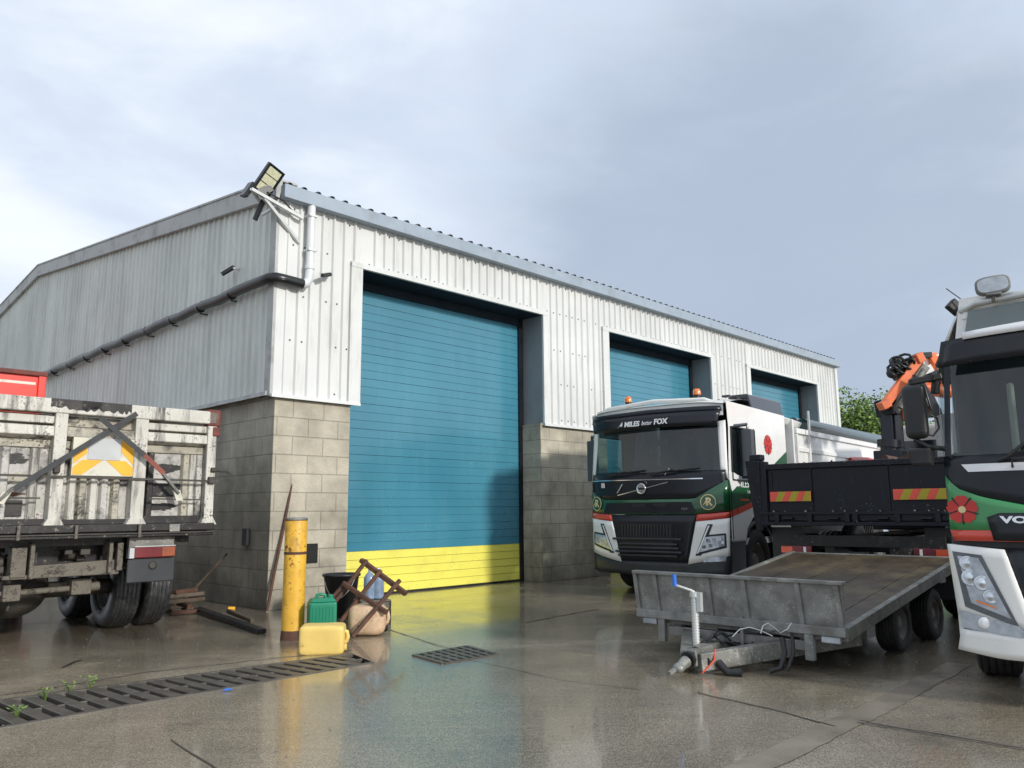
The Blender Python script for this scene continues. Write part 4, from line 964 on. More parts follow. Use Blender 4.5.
# drawbar
cx = tw/2; CY = -.82
m = MB(); m.beam((cx+.06,CY+.10,.10),(1.86,.62,.23),.10,.14); m.build('drawbar_beam', 'galv_dull', tr, .006)
m = MB(); m.beam((cx-.06,CY+.10,.10),(.15,.62,.23),.10,.14); m.build('drawbar_beam', 'galv_dull', tr, .006)
m = MB(); m.beam((cx,CY+.05,.13),(cx,CY+.62,.17),.13,.13); hit = m.build('coupling_body', 'galv_dull', tr, .012)
m = MB(); m.tube([(cx,CY+.02,.12),(cx,CY+.22,.14)], .065, 14); m.tube([(cx,CY+.14,.13),(cx,CY+.16,.13)], .08, 14); m.tube([(cx+.09,CY+.12,.10),(cx+.09,CY+.30,.10)], .06, 10); m.build('rubber_gaiter', 'black', hit)
m = MB(); m.tube([(cx,CY-.10,.08),(cx,CY+.0,.11)], .038, 12, r1=.05); m.ball((cx,CY-.11,.075), .05, 8, (1,1,.8)); m.beam((cx-.02,CY-.22,.045),(cx,CY-.08,.09),.03,.025); m.build('coupling_head', 'galv', hit)
jx, jy = cx-.08, CY+.30
m = MB(); m.tube([(jx,jy,.13),(jx,jy,.60)], .028, 12)
for k in range(16): m.tube([(jx,jy,.20+k*.024),(jx,jy,.208+k*.024)], .033, 10)
m.tube([(jx,jy,.60),(jx,jy,.64)], .04, 12); m.box(jx+.03,jx+.07,jy-.02,jy+.02,.48,.64)
jo = m.build('jockey_stand', 'galv_bright', tr)
m = MB(); m.tube([(jx,jy,.64),(jx-.02,jy-.02,.655),(jx-.13,jy-.10,.70)], .012, 8); m.build('crank', 'galv_bright', jo)
m = MB(); m.tube([(jx-.13,jy-.10,.69),(jx-.135,jy-.10,.79)], .02, 10); m.build('crank_grip', 'blue_grip', jo)
m = MB()
for k in range(9):
    s_ = Vector((jx+random.uniform(-.02,.1), jy+random.uniform(0,.15), .17)); pts = [s_]
    for j in range(4): pts.append(pts[-1]+Vector((random.uniform(.0,.12), random.uniform(.0,.12), random.uniform(-.05,.07)+(.0 if pts[-1].z < .27 else -.09))))
    # rounder
    pp2 = []
    for j in range(len(pts)-1):
        for t_ in (0,.33,.66): pp2.append(pts[j].lerp(pts[j+1],t_))
    m.tube(pp2, .010, 6)
m.tube([(cx+.55,CY+.62,.28),(cx+.60,CY+.55,.18),(cx+.58,CY+.50,.06),(cx+.50,CY+.46,.03)], .022, 8); m.tube([(cx+.62,CY+.66,.30),(cx+.66,CY+.58,.18),(cx+.62,CY+.52,.04)], .016, 8)
m.tube([(cx+.18,CY+.2,.1),(cx+.26,CY+.22,.02),(cx+.36,CY+.26,.03)], .035, 8)
m.build('brake_cables', 'black', tr)
m = MB(); m.tube([(cx+.42,CY+.5,.32),(cx+.43,CY+.53,.38),(cx+.46,CY+.56,.40),(cx+.50,CY+.6,.36),(cx+.53,CY+.63,.32),(cx+.58,CY+.66,.35),(cx+.60,CY+.7,.40)], .005, 6); m.tube([(cx+.2,CY+.42,.28),(cx+.25,CY+.46,.34),(cx+.32,CY+.5,.36),(cx+.40,CY+.53,.34),(cx+.5,CY+.55,.30)], .005, 6); m.build('breakaway_wire', 'galv_bright', tr)
m = MB(); m.tube([(cx+.16,CY+.20,.20),(cx+.17,CY+.16,.12),(cx+.10,CY+.08,.02)], .008, 6); m.build('red_lead', 'red_rag', tr)
m = MB(); m.ball((cx+.35,-.02,.32), .05, 6, (1.5,1,.8)); m.beam((cx+.15,0,.33),(cx+.55,-.02,.30),.05,.06); m.beam((cx+.1,-.05,.12),(cx+.1,-.05,.40),.03,.03); m.build('handbrake', 'galv', tr, .01)
for y_ in (1.40,2.38):
    for x, sg in ((tw-.14,1),(.14,-1)):
        wheel(tr, x, y_+.05, .26, .26, .19, sg)
        m = MB(); m.beam((x-.1*sg,y_-.2,.30),(x-.1*sg,y_+.2,.28),.05,.05); m.build_each('suspension_arm', 'grime', tr)
m = MB()
for y_ in (1.45,2.43): m.tube([(.2,y_,.25),(tw-.2,y_,.25)], .035, 8)
m.box(.3,.36,.9,2.7,.28,.36); m.box(1.6,1.66,.9,2.7,.28,.36); m.build('axle', 'grime_dark', tr)
m = MB(); m.box(tw-.12,tw-.02,2.55,2.75,Z(2.6,-.12),Z(2.6,-.075)); m.box(tw-.3,tw-.12,.75,.95,.20,.38); m.build_each('tie_bracket', 'galv', tr, .004)

# =================================================================== LARGE CAB ON THE RIGHT
az = rad(31)
rt = thing('tractor_lorry', 'tall white lorry cab with bright green stripe and red rose at the right edge', 'lorry', (3.10,5.70,0), -az)
FR = Face(2.5, .14, 1.6, .07, 6)
c_ = MB(); c_.box(.04,2.46,2.1,2.16,.8,3.0); c_.box(.05,2.45,.3,2.1,.8,.9)
def rroof(u_, v_):
    x = .20+2.1*u_; y = .28+1.85*v_; z = 2.86+.05*math.sin(math.pi*u_)+.10*v_; return (x,y+.1*abs(2*u_-1)**4*(1-v_),z)
c_.grid(rroof, 14, 6)
FR.patch(c_, [(.20,2.74),(2.3,2.74)], [(.26,2.88),(2.24,2.88)], -.05, 18, 2)
for x, xt, sg in ((.0,.20,-1),(2.5,2.30,1)):
    # side with window opening; upper part leans in
    pts_b = [(.20,.95),(.75,.95),(.85,1.1),(1.05,1.22),(1.3,1.25),(1.6,1.15),(1.75,.98),(2.16,.95)]; pts_t = [(p[0],1.66) for p in pts_b]
    side_patch(c_, x, pts_b, pts_t, sgn=sg)
    side_patch(c_, x, [(.16,1.66),(.30,1.66)], [(.24,2.42),(.33,2.42)], sgn=sg); side_patch(c_, x, [(1.25,1.66),(2.16,1.66)], [(1.25,2.42),(2.16,2.42)], sgn=sg)
    vs = [(x,.24,2.42),(x,2.16,2.42),(xt,2.14,2.98),(xt,.36,2.86)]; c_.add(vs, [(0,1,2,3) if sg > 0 else (3,2,1,0)])
    vs = [(x,.20,2.42),(x,.24,2.42),(xt,.38,2.88),(xt,.25,2.86)]; c_.add(vs, [(0,1,2,3) if sg > 0 else (3,2,1,0)])
ro = c_.build('cab', 'white_paint', rt)
m = MB(); FR.patch(m, [(.07,1.70),(2.43,1.70)], [(.10,2.42),(2.40,2.42)], 0, 24, 8); m.build('windscreen', 'glass', ro)
m = MB(); FR.patch(m, [(.0,1.56),(.05,1.70)], [(.06,2.42),(.10,2.42)], .004, 3, 6); FR.patch(m, [(2.43,1.70),(2.5,1.56)], [(2.40,2.42),(2.44,2.42)], .004, 3, 6); m.build('windscreen_pillar', 'charcoal', ro)
m = MB(); FR.patch(m, [(.20,2.55),(1.25,2.58),(2.30,2.55)], [(.25,2.79),(1.25,2.84),(2.25,2.79)], -.035, 20, 3); m.build('roof_window', 'roof_glass', ro)
m = MB(); FR.patch(m, [(.12,2.42),(2.38,2.42)], [(.20,2.90),(2.30,2.90)], -.06, 18, 3); m.build('roof_front', 'white_paint', ro)
m = MB(); FR.patch(m, [(.02,2.36),(1.25,2.41),(2.48,2.36)], [(.06,2.545),(1.25,2.60),(2.44,2.545)], .20, 26, 4); FR.patch(m, [(.06,2.545),(1.25,2.60),(2.44,2.545)], [(.14,2.56),(1.25,2.62),(2.36,2.56)], .12, 26, 1); m.build('sun_visor', 'charcoal', ro, solid=.03)
m = MB(); FR.patch(m, [(.20,2.535),(1.25,2.58),(2.3,2.535)], [(.20,2.585),(1.25,2.66),(2.3,2.585)], .215, 24, 1); m.build('name_board', 'white_letter', ro, solid=.012)
for x, sg in ((.004,-1),(2.496,1)):
    m = MB(); side_patch(m, x, [(.30,1.67),(1.25,1.67)], [(.33,2.41),(1.25,2.41)], sgn=sg); m.build('door_window', 'glass_side', ro)
m = MB(); FR.patch(m, [(.05,1.2),(2.45,1.2)], [(.05,1.74),(2.45,1.74)], -.10, 12, 2); m.box(.1,2.4,.25,.6,1.2,1.68); m.build('dashboard', 'dkgrey', ro)
m = MB(); m.box(.07,2.43,2.0,2.05,.92,2.75); m.box(.22,2.28,.5,2.0,2.68,2.72); m.build('interior_lining', 'seat_cloth', ro)
m = MB(); m.box(.25,.8,1.0,1.5,1.0,1.3); m.box(.25,.8,1.45,1.6,1.25,2.0); m.build('seat', 'seat_cloth', ro, .05, 3)
m = MB(); m.box(.45,.5,.65,.7,1.75,2.3); m.build('window_blind', 'hazard_white', ro, .02)
m = MB(); FR.patch(m, [(.0,1.50),(.06,1.46),(.22,1.40),(.5,1.335),(.9,1.30),(1.6,1.30),(2.0,1.335),(2.28,1.40),(2.5,1.50)], [(.0,1.72),(.6,1.72),(1.25,1.72),(1.9,1.72),(2.5,1.72)], .006, 40, 4); m.build('front_panel', 'charcoal', ro, solid=.02)
m = MB(); FR.patch(m, [(.0,1.19),(2.5,1.19)], [(-.0,1.58),(.06,1.49),(.22,1.42),(.5,1.355),(.9,1.32),(1.6,1.32),(2.0,1.355),(2.28,1.42),(2.5,1.58)], .010, 40, 4); m.build('green_band', 'green_bright', ro, solid=.02)
m = MB(); FR.patch(m, [(.02,1.115),(2.48,1.115)], [(0,1.19),(2.5,1.19)], .011, 24, 1); m.build('red_flash', 'red_livery', ro, solid=.02)
m = MB(); FR.patch(m, [(.15,1.60),(2.35,1.60)], [(.11,1.655),(2.39,1.655)], .018, 24, 1); m.build('white_stripe', 'white_letter', ro)
m = MB(); FR.patch(m, [(.265,1.12),(2.235,1.12)], [(.235,1.28),(.285,1.31),(2.215,1.31),(2.265,1.28)], .022, 24, 3); m.build('name_panel', 'charcoal', ro, solid=.02)
wr_ = FR.wrap(0)
text('VOLVO', .062, FRONT((.50,-.030,1.262)), ro, 'chrome', sx=1.75, offset=.003, wrap=wr_)
rose(ro, FRONT((.088,-.014,1.335)), .102, wrap=wr_)
# lower front
m = MB(); FR.patch(m, [(.42,.50),(2.08,.50)], [(.30,1.07),(2.2,1.07)], .0, 20, 4); m.build('grille_surround', 'charcoal', ro, solid=.02)
m = MB()
for k in range(7): FR.patch(m, [(.48,.56+k*.07),(2.02,.56+k*.07)], [(.47,.595+k*.07),(2.03,.595+k*.07)], .02, 12, 1)
m.build('grille_bar', 'black', ro, solid=.02)
m = MB(); FR.patch(m, [(0.02,1.07),(2.48,1.07)], [(0.02,1.12),(2.48,1.12)], -.04, 12, 1); m.build('shadow_gap', 'black', ro)
for sgn in (0,1):
    X = (lambda x: 2.5-x) if sgn else (lambda x: x)
    def pp_(pl): r_ = [(X(x),z) for x,z in pl]; return r_[::-1] if sgn else r_
    m = MB(); FR.patch(m, pp_([(0.0,.60),(.46,.50)]), pp_([(-.03,1.09),(.32,1.06)]), .018, 10, 8); m.build('corner_panel', 'white_paint', ro, solid=.06)
    m = MB(); FR.patch(m, pp_([(-.02,.36),(.25,.33),(.7,.33)]), pp_([(0.01,.50),(.7,.50)]), .026, 12, 4); m.build('bumper_corner', 'white_paint', ro, solid=.10)
    m = MB(); FR.patch(m, pp_([(.05,.66),(.36,.55)]), pp_([(.0,1.04),(.18,1.02)]), .026, 8, 8); hl = m.build('headlight', 'lens_dark', ro)
    m = MB(); FR.patch(m, pp_([(.09,.69),(.32,.60)]), pp_([(.03,1.01),(.16,1.0)]), .030, 8, 8); m.build('headlight_glass', 'lens_clear', hl)
    m = MB()
    for hx, hz, hr in ((.09,.96,.045),(.10,.86,.05),(.17,.83,.045),(.21,.74,.04)):
        x = X(hx); mt = FRONT((x, FR.y(x,hz)-.032, hz)); m.lathe([(hr*1.15,0),(hr*1.1,.005),(hr,.005),(hr*.55,.001),(hr*.4,.006),(0,.010)], 22, mt)
    m.build('reflector', 'lens_bright', hl)
    m = MB(); FR.patch(m, pp_([(.12,.70),(.24,.66)]), pp_([(.125,.712),(.235,.672)]), .034, 4, 1); m.build('indicator_strip', 'amber', hl)
    m = MB(); FR.patch(m, pp_([(.02,.515),(.42,.475)]), pp_([(0.01,.63),(.36,.555)]), .030, 10, 2); fg_ = m.build('fog_light', 'lens_clear', ro)
    x = X(.16); m = MB(); m.lathe([(.04,0),(.03,.008),(0,.006)], 14, FRONT((x,FR.y(x,.56)-.031,.56))); m.build('bulb', 'white_letter', fg_)
m = MB(); FR.patch(m, [(.6,.33),(1.9,.33)], [(.6,.52),(1.9,.52)], .02, 12, 2); m.box(.08,2.42,.5,.55,.4,1.0); m.build('bumper', 'charcoal', ro)
# side liveries, skirt
for x, sg in ((-.003,-1),(2.503,1)):
    m = MB(); side_patch(m, x, [(.19,1.2),(2.16,1.3)], [(.19,1.58),(2.16,1.7)], sgn=sg); m.build('green_side_band', 'green_bright', ro)
    m = MB(); side_patch(m, x, [(.18,.36),(.62,.36)], [(.18,.96),(.72,.96)], sgn=sg); m.build('step', 'white_paint', ro, solid=.03)
# roof bar, spotlights
m = MB(); m.tube([(.19,.33,2.76),(.21,.20,2.81),(.30,.12,2.835),(1.25,.0,2.885),(2.20,.12,2.835),(2.29,.20,2.81),(2.31,.33,2.76)], .028, 10); m.build('roof_bar', 'galv_bright', ro)
for x in (.42,.95,1.55,2.08):
    m = MB(); mt = Matrix.Translation((x,.06,2.94)) @ Matrix.Scale(.9,4) @ Matrix.Rotation(rad(-4),4,'Y')
    def ell(w1, h1, e=3.2, n=24): return [(w1*math.copysign(abs(math.cos(t_))**(2/e), math.cos(t_)), h1*math.copysign(abs(math.sin(t_))**(2/e), math.sin(t_))) for t_ in [2*math.pi*i/n for i in range(n)]]
    m.prism(ell(.125,.075), .07, mt @ FRONT((0,.05,0))); m.tube([(x,.08,2.82),(x,.08,2.90)], .018, 8); m.box(x-.05,x+.05,.03,.13,2.86,2.88)
    sl = m.build('spotlight', 'galv', ro, .01)
    m = MB(); m.prism(ell(.108,.060), .006, mt @ FRONT((0,-.02,0))); m.build('spotlight_lens', 'lens_clear', sl, .002)
m = MB(); m.tube([(.28,.35,2.86),(.12,.30,3.02)], .004, 5); m.build('aerial', 'black', ro)
m = MB(); m.beam((.20,.40,2.84),(.13,.36,2.92),.06,.09); m.build('roof_camera', 'black', ro, .01)
# wiper
m = MB(); m.tube([(.40,FR.y(.4,1.70)-.06,1.70),(.60,FR.y(.6,1.86)-.05,1.86),(1.0,-.04,1.96)], .014, 6); m.tube([(.33,FR.y(.33,1.68)-.03,1.67),(.95,-.03,1.90)], .012, 6); m.build('wiper', 'black', ro)
m = MB(); m.tube([(.42,-.03,1.62),(.42,-.05,1.68),(.62,-.05,1.69),(.62,-.03,1.62)], .010, 6); m.build('grab_handle', 'black', ro)
# mirrors
m = MB(); m.hexa([(-.24,.12,1.86),(-.09,.06,1.86),(-.07,.19,1.86),(-.22,.25,1.86),(-.25,.12,2.27),(-.09,.06,2.27),(-.07,.19,2.27),(-.23,.25,2.27)]); mi = m.build('mirror', 'black', ro, .045, 4)
m = MB(); m.hexa([(-.22,.14,1.66),(-.09,.09,1.66),(-.06,.20,1.66),(-.19,.25,1.66),(-.24,.14,1.79),(-.08,.09,1.79),(-.06,.20,1.79),(-.22,.25,1.79)]); m.build('lower_mirror', 'black', ro, .02, 2)
m = MB(); m.beam((.03,.22,2.33),(-.18,.14,2.29),.06,.05); m.tube([(.02,.22,1.78),(-.10,.15,1.80),(-.18,.16,1.86)], .02, 8); m.beam((0,.22,2.33),(-.02,.24,2.20),.05,.05); m.build_each('mirror_arm', 'black', ro, .01)
m = MB(); m.hexa([(2.62,.10,1.83),(2.81,.10,1.83),(2.81,.25,1.83),(2.62,.25,1.83),(2.62,.10,2.28),(2.81,.10,2.28),(2.81,.25,2.28),(2.62,.25,2.28)]); m.beam((2.47,.22,2.33),(2.68,.14,2.29),.06,.05); m.build('mirror', 'black', ro, .04, 4)
m = MB(); m.box(.75,.85,.7,6,.72,.98); m.box(1.65,1.75,.7,6,.72,.98); m.box(.3,2.2,2.4,3.6,.45,.95); m.build('chassis', 'grime_dark', rt)
for y_ in (1.38,4.6):
    for x, sg in ((.22,-1),(2.28,1)): wheel(rt, x, y_, .5, .5, .32, sg)
for x in (.03,2.2):
    m = MB(); m.lathe([(.58,0),(.64,0),(.64,.27),(.58,.27)], 20, AXX((x,1.38,.5)), 0, math.pi); m.build('mudguard', 'black', rt)

# =================================================================== DIRTY TIPPER LORRY ON THE LEFT
az = rad(-45)
lt = thing('old_tipper_lorry', 'battered dirty white tipper lorry seen from its tailgate beside the gable', 'lorry', (-5.31,7.74,0), -az)
XA, XB = -.10, 2.46
b = MB(); b.box(XA,XB,.13,.17,1.22,2.40); tg = b.build('tailgate', 'tip_panel', lt)
m = MB(); m.box(XA-.01,XB+.01,-.03,.17,2.41,2.56); m.build('top_rail', 'tip_white', tg, .012)
for a, b_ in ((XA+.11,.71),(.83,1.52),(1.66,2.35)):
    m = MB()
    if a > 1.5 or a < .5: m.box(a+.001,b_-.001,.02,.12,2.30,2.38)
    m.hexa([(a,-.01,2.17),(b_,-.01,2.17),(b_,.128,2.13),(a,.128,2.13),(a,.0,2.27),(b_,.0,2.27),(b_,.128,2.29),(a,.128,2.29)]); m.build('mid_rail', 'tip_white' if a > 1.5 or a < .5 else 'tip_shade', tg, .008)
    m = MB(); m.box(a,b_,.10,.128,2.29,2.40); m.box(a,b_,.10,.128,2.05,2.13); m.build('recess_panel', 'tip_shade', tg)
for x in (XA,.71,1.52,2.35):
    w2 = .12 if x in (.71,) else (.14 if x == 1.52 else .11)
    m = MB(); m.box(x,x+w2,-.02,.128,1.27,2.41); m.hexa([(x-.05,-.026,1.22),(x+w2+.05,-.026,1.22),(x+w2+.05,.12,1.22),(x-.05,.12,1.22),(x,-.026,1.31),(x+w2,-.026,1.31),(x+w2,.12,1.31),(x,.12,1.31)]); m.build('upright', 'tip_white', tg, .008)
# folded ribs in the panels
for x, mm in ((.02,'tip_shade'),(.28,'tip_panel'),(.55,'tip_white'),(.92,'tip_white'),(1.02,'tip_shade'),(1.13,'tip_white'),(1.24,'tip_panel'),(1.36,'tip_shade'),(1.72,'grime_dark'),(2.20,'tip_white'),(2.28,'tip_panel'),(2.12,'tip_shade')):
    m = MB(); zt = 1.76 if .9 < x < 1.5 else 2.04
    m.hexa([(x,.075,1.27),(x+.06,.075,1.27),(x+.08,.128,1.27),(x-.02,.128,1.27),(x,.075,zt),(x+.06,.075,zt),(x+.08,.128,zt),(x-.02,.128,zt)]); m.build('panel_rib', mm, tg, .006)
m = MB(); m.box(XA+.11,.50,.10,.128,1.34,1.50); m.box(1.78,2.1,.10,.128,1.55,1.70); m.build_each('patch_plate', 'grime_dark', tg, .004)
for (xa_, xb_, za_, zb_) in ((XA+.11,.70,1.245,1.31),(.84,1.51,1.245,1.30),(1.67,2.34,1.245,1.33)):
    m = MB(); m.box(xa_,xb_,.06,.129,za_,zb_); m.build('grimy_foot_plate', 'grime_dark', tg, .004)
m = MB(); m.box(XA-.02,XB+.02,-.03,.09,1.16,1.245); m.box(XA,XB,-.05,.0,1.10,1.135); m.box(XA+.05,XB-.05,.0,.4,1.13,1.16); m.build('bottom_beam', 'grime_dark', tg, .01)
m = MB(); m.beam((XA,-.045,1.75),(XB+.03,-.045,1.73),.022,.022); m.beam((XA,-.04,1.52),(.62,-.04,1.52),.016,.016); m.beam((1.72,-.04,1.52),(2.3,-.04,1.51),.016,.016); m.beam((XA,-.055,1.145),(XB,-.055,1.14),.03,.012)
m.build_each('rod', 'grime', tg)
m = MB(); m.box(2.34,2.50,-.03,.10,2.38,2.585); m.box(2.40,2.50,-.03,.1,2.26,2.38); m.build('corner_cap', 'rust_red', tg, .02)
m = MB(); m.box(2.40,2.60,-.06,.0,1.84,1.89); m.tube([(2.55,-.04,1.87),(2.62,-.04,1.82),(2.60,-.04,1.74)], .01, 6); m.tube([(2.60,-.04,1.86),(2.66,-.05,1.80)], .008, 6); m.box(2.37,2.45,-.07,.0,1.70,1.78); m.box(.72,.78,-.07,0,1.78,1.92); m.build_each('latch', 'grime', tg, .008)
for x in (.12,1.95):
    m = MB(); m.box(x,x+.12,-.045,-.03,1.15,1.235); m.build('hinge_plate', 'galv_dull', tg, .006)
for x in (.45,.98,1.62):
    m = MB(); m.tube([(x,-.06,1.10),(x,-.06,1.24)], .018, 8); m.build('pin', 'grime_light', tg)
# worn, blackened and rusty blotches on the panels
rs = random.Random(21)
for (bx, bz, bw, bh, bm) in ((.30,1.93,.22,.07,'grime_dark'),(.12,1.85,.10,.10,'grime_dark'),(1.95,1.86,.20,.06,'grime_dark'),(2.05,1.62,.16,.05,'rust'),(.42,1.56,.12,.03,'rust'),(.45,1.70,.12,.08,'tip_shade'),(1.90,1.42,.18,.05,'grime_dark')):
    n_ = 60; pl_ = []; q_ = .9
    for k in range(n_):
        a = 2*math.pi*k/n_; q_ = min(1.15,max(.5,q_+rs.uniform(-.16,.16))); pl_.append((bw*math.cos(a)*q_, bh*math.sin(a)*q_))
    m = MB(); m.prism(pl_, .002, FRONT((bx,.129 if not .9 < bx < 1.45 else .074,bz))); m.build('worn_patch', bm, tg)
for (bx, bw) in ((.9,.5),(1.1,.30),(1.35,.22)):
    pl_ = [(-bw/2,.05)]+[(-bw/2+bw*k/14, -.02-rs.uniform(0,.05)) for k in range(15)]+[(bw/2,.05)]
    m = MB(); m.prism(pl_[::1], .002, FRONT((bx,-.031,2.51))); m.build('worn_patch', 'grime_dark', tg)
# marker board
m = MB(); m.box(.90,1.53,-.004,.06,1.76,2.21); hp = m.build('hazard_board', 'hazard_white', tg, .004)
def hz_(poly):
    m = MB(); m.prism([(x-.90,z-1.76) for x,z in poly], .003, FRONT((.90,-.006,1.76))); m.build('hazard_stripe', 'hazard_yellow', hp)
hz_([(.91,1.99),(1.04,2.12),(1.04,2.00),(.91,1.88)]); hz_([(.91,1.77),(1.00,1.77),(1.20,1.93),(1.0,1.93),(.91,1.85)])
hz_([(1.24,1.93),(1.44,1.93),(1.52,1.86),(1.52,1.77),(1.42,1.77)]); hz_([(1.39,2.19),(1.39,2.03),(1.52,1.89),(1.52,2.05)])
m = MB(); m.box(1.05,1.38,-.012,-.005,1.935,2.17); m.build('plate', 'pale_grey', hp)
# webbing straps crossed over the gate
m = MB(); m.beam((.36,-.10,1.60),(1.50,-.08,2.46),.055,.010,(0,-1,0.01)); s1 = m.build('strap', 'strap', tg)
m = MB(); m.beam((1.12,-.095,2.38),(1.62,-.11,1.98),.055,.010,(0,-1,0.01)); m.build('strap', 'strap', tg)
m = MB(); m.beam((1.60,-.11,2.0),(1.82,-.12,1.80),.05,.010,(0,-1,0.01)); m.build('strap', 'strap_red', tg)
m = MB(); m.beam((1.80,-.10,1.82),(2.02,-.06,1.58),.03,.05,(0,-1,.01)); m.beam((.36,-.09,1.62),(.26,-.05,1.50),.03,.05,(0,-1,.01)); m.build_each('strap_ratchet', 'galv_dull', tg, .004)
m = MB(); m.hexa([(2.0,-.06,1.50),(2.08,-.06,1.50),(2.08,-.03,1.50),(2.0,-.03,1.50),(1.96,-.06,1.62),(2.04,-.06,1.62),(2.04,-.03,1.62),(1.96,-.03,1.62)]); m.hexa([(.22,-.06,1.46),(.30,-.06,1.46),(.30,-.03,1.46),(.22,-.03,1.46),(.28,-.06,1.58),(.36,-.06,1.58),(.36,-.03,1.58),(.28,-.03,1.58)]); m.build_each('strap_hook', 'hazard_white', tg)
# body sides
m = MB(); m.box(XB-.05,XB,.1,6.0,1.2,2.50); m.box(XA,XA+.05,.1,6.0,1.2,2.5); m.box(XA,XB,5.95,6.0,1.2,2.8); m.box(XA,XB,.1,6.0,1.16,1.22)
for k in range(8): m.box(XB,XB+.06,.2+k*.8,.3+k*.8,1.2,2.45)
m.build('tipper_body', 'tip_white', lt)
# running gear
m = MB()
m.box(.62,.74,.35,8.2,.80,1.08); m.box(1.55,1.67,.35,8.2,.80,1.08)
for y_ in (.5,1.6,3,4.5,6): m.box(.7,1.6,y_,y_+.1,.82,1.04)
m.box(-.1,2.3,.25,.32,1.02,1.10); m.build('chassis', 'grime_dark', lt)
m = MB(); m.hexa([(.66,.18,.70),(1.50,.18,.70),(1.50,.30,.70),(.66,.30,.70),(.66,.18,.83),(1.50,.18,.86),(1.50,.30,.86),(.66,.30,.83)]); m.build('rear_crossmember', 'grime_light', lt, .012)
m = MB(); m.box(.46,.60,.16,.32,.72,1.02); m.box(.62,.66,.12,.3,.70,1.06); m.box(1.38,1.42,.12,.34,.72,1.06); m.box(1.46,1.52,.10,.34,.74,1.04); m.box(1.40,1.50,.14,.2,.70,.75); m.box(.40,.68,.18,.24,.70,.74); m.build_each('spring_hanger', 'grime_light', lt, .008)
m = MB(); m.tube([(-.6,.55,.53),(.50,.45,.545),(1.32,.45,.56)], .032, 10); m.box(.46,.62,.36,.54,.47,.64); m.box(1.10,1.30,.36,.56,.49,.66); m.tube([(1.28,.45,.56),(1.40,.45,.57)], .055, 10); m.build('torque_rod', 'grime_light', lt, .01)
m = MB(); mt = rowm((1,0,0),(0,0,1),(0,-1,0),(.72,1.15,.56)); m.lathe([(.0,.42),(.10,.41),(.22,.34),(.31,.22),(.34,.05),(.34,-.2),(.2,-.3),(0,-.3)], 28, mt); m.tube([(-.4,1.15,.5),(2.2,1.15,.5)], .09, 12); m.build('axle', 'grime', lt)
m = MB()
for k in range(14):
    p_ = Vector((random.uniform(.0,1.5), random.uniform(.2,.9), random.uniform(.75,1.05))); pts = [p_]
    for j in range(5): pts.append(pts[-1]+Vector((random.uniform(-.16,.16), random.uniform(-.1,.1), random.uniform(-.12,.10))))
    m.tube(pts, random.choice((.010,.014,.02)), 6)
m.build('brake_hoses', 'grime', lt)
m = MB()
for k in range(34):
    x = random.uniform(-.2,1.5); z_ = random.uniform(.66,1.02); y_ = random.uniform(.25,.8); s_ = random.uniform(.02,.07)
    m.box(x,x+s_*1.6,y_,y_+s_,z_,z_+s_)
m.tube([(.2,.5,.86),(.45,.5,.86)], .09, 12); m.tube([(1.0,.45,.92),(1.25,.5,.90)], .05, 10); m.build_each('underbody_fitting', 'grime', lt, .008)
for y_ in (1.22,2.6):
    for x, sg, ty in ((1.84,-1,'tyre_wet'),(2.20,1,'tyre_wet'),(.50-.32,-1,'tyre_wet'),(.22+.36-.80,-1,'tyre_wet')):
        wheel(lt, x, y_, .50, .50, .30, sg, ty)
for x, sg in ((1.95,1),(.1,-1)): wheel(lt, x, 6.6, .5, .5, .3, sg)
m = MB(); m.box(1.56,2.06,.06,.14,.86,1.10); m.build('lamp_bracket', 'galv_dull', lt, .01)
m = MB(); m.box(1.60,2.05,.0,.06,.87,.99); tl = m.build('tail_light', 'red_lens', lt, .01)
m = MB(); m.box(1.90,2.045,-.006,.0,.88,.98); m.build('indicator', 'dull_amber', tl, .004)
m = MB(); m.box(1.60,2.05,-.004,.0,.99,1.0); m.box(1.55,1.60,-.002,.05,.87,.98); m.build('reflector', 'pale_grey', tl)
m = MB(); m.box(1.55,2.07,.04,.07,.60,.86); m.build('mudflap', 'dkgrey', lt, .012)
m = MB(); m.lathe([(.02,0),(.045,.004),(.03,.006),(0,.006)], 12, FRONT((1.82,.038,.78))); m.build('flap_bolt', 'grime', lt)
m = MB(); m.hexa([(.05,6.3,.8),(2.3,6.3,.8),(2.3,8.3,.8),(.05,8.3,.8),(.15,6.35,2.75),(2.2,6.35,2.75),(2.2,8.1,2.75),(.15,8.1,2.75)]); m.build('cab', 'red_steel', lt, .06, 3)
# red box riding in the body
lm = Matrix.Translation((-5.31,7.74,0)) @ Matrix.Rotation(rad(45),4,'Z')
rb = thing('red_steel_box', 'open topped bright red steel box riding in the dirty tipper body', 'box', lm @ Vector((.27,1.3,1.14)), rad(45))
m = MB(); m.box(-.55,.50,-.5,-.46,0,1.77); m.box(-.55,.50,.5,.54,0,1.77); m.box(.46,.50,-.46,.5,0,1.77); m.box(-.55,-.51,-.46,.5,0,1.77); m.box(-.55,.5,-.46,.5,0,.05)
m.box(.44,.52,-.53,-.46,1.4,1.8); m.build('side_panels', 'red_steel', rb, .008)
m = MB(); m.box(-.58,.53,-.54,-.44,1.76,1.815); m.box(-.58,.53,.48,.57,1.76,1.815); m.box(.45,.54,-.44,.48,1.76,1.815); m.build('rim', 'rust_red', rb, .01)
m = MB(); m.tube([(-.1,-.52,1.80),(-.08,-.54,1.66),(-.02,-.55,1.50),(.0,-.55,1.40),(-.04,-.55,1.38)], .012, 6); m.tube([(-.14,-.53,1.80),(-.04,-.55,1.60),(-.03,-.55,1.42)], .008, 6); m.build('rope', 'black', rb)
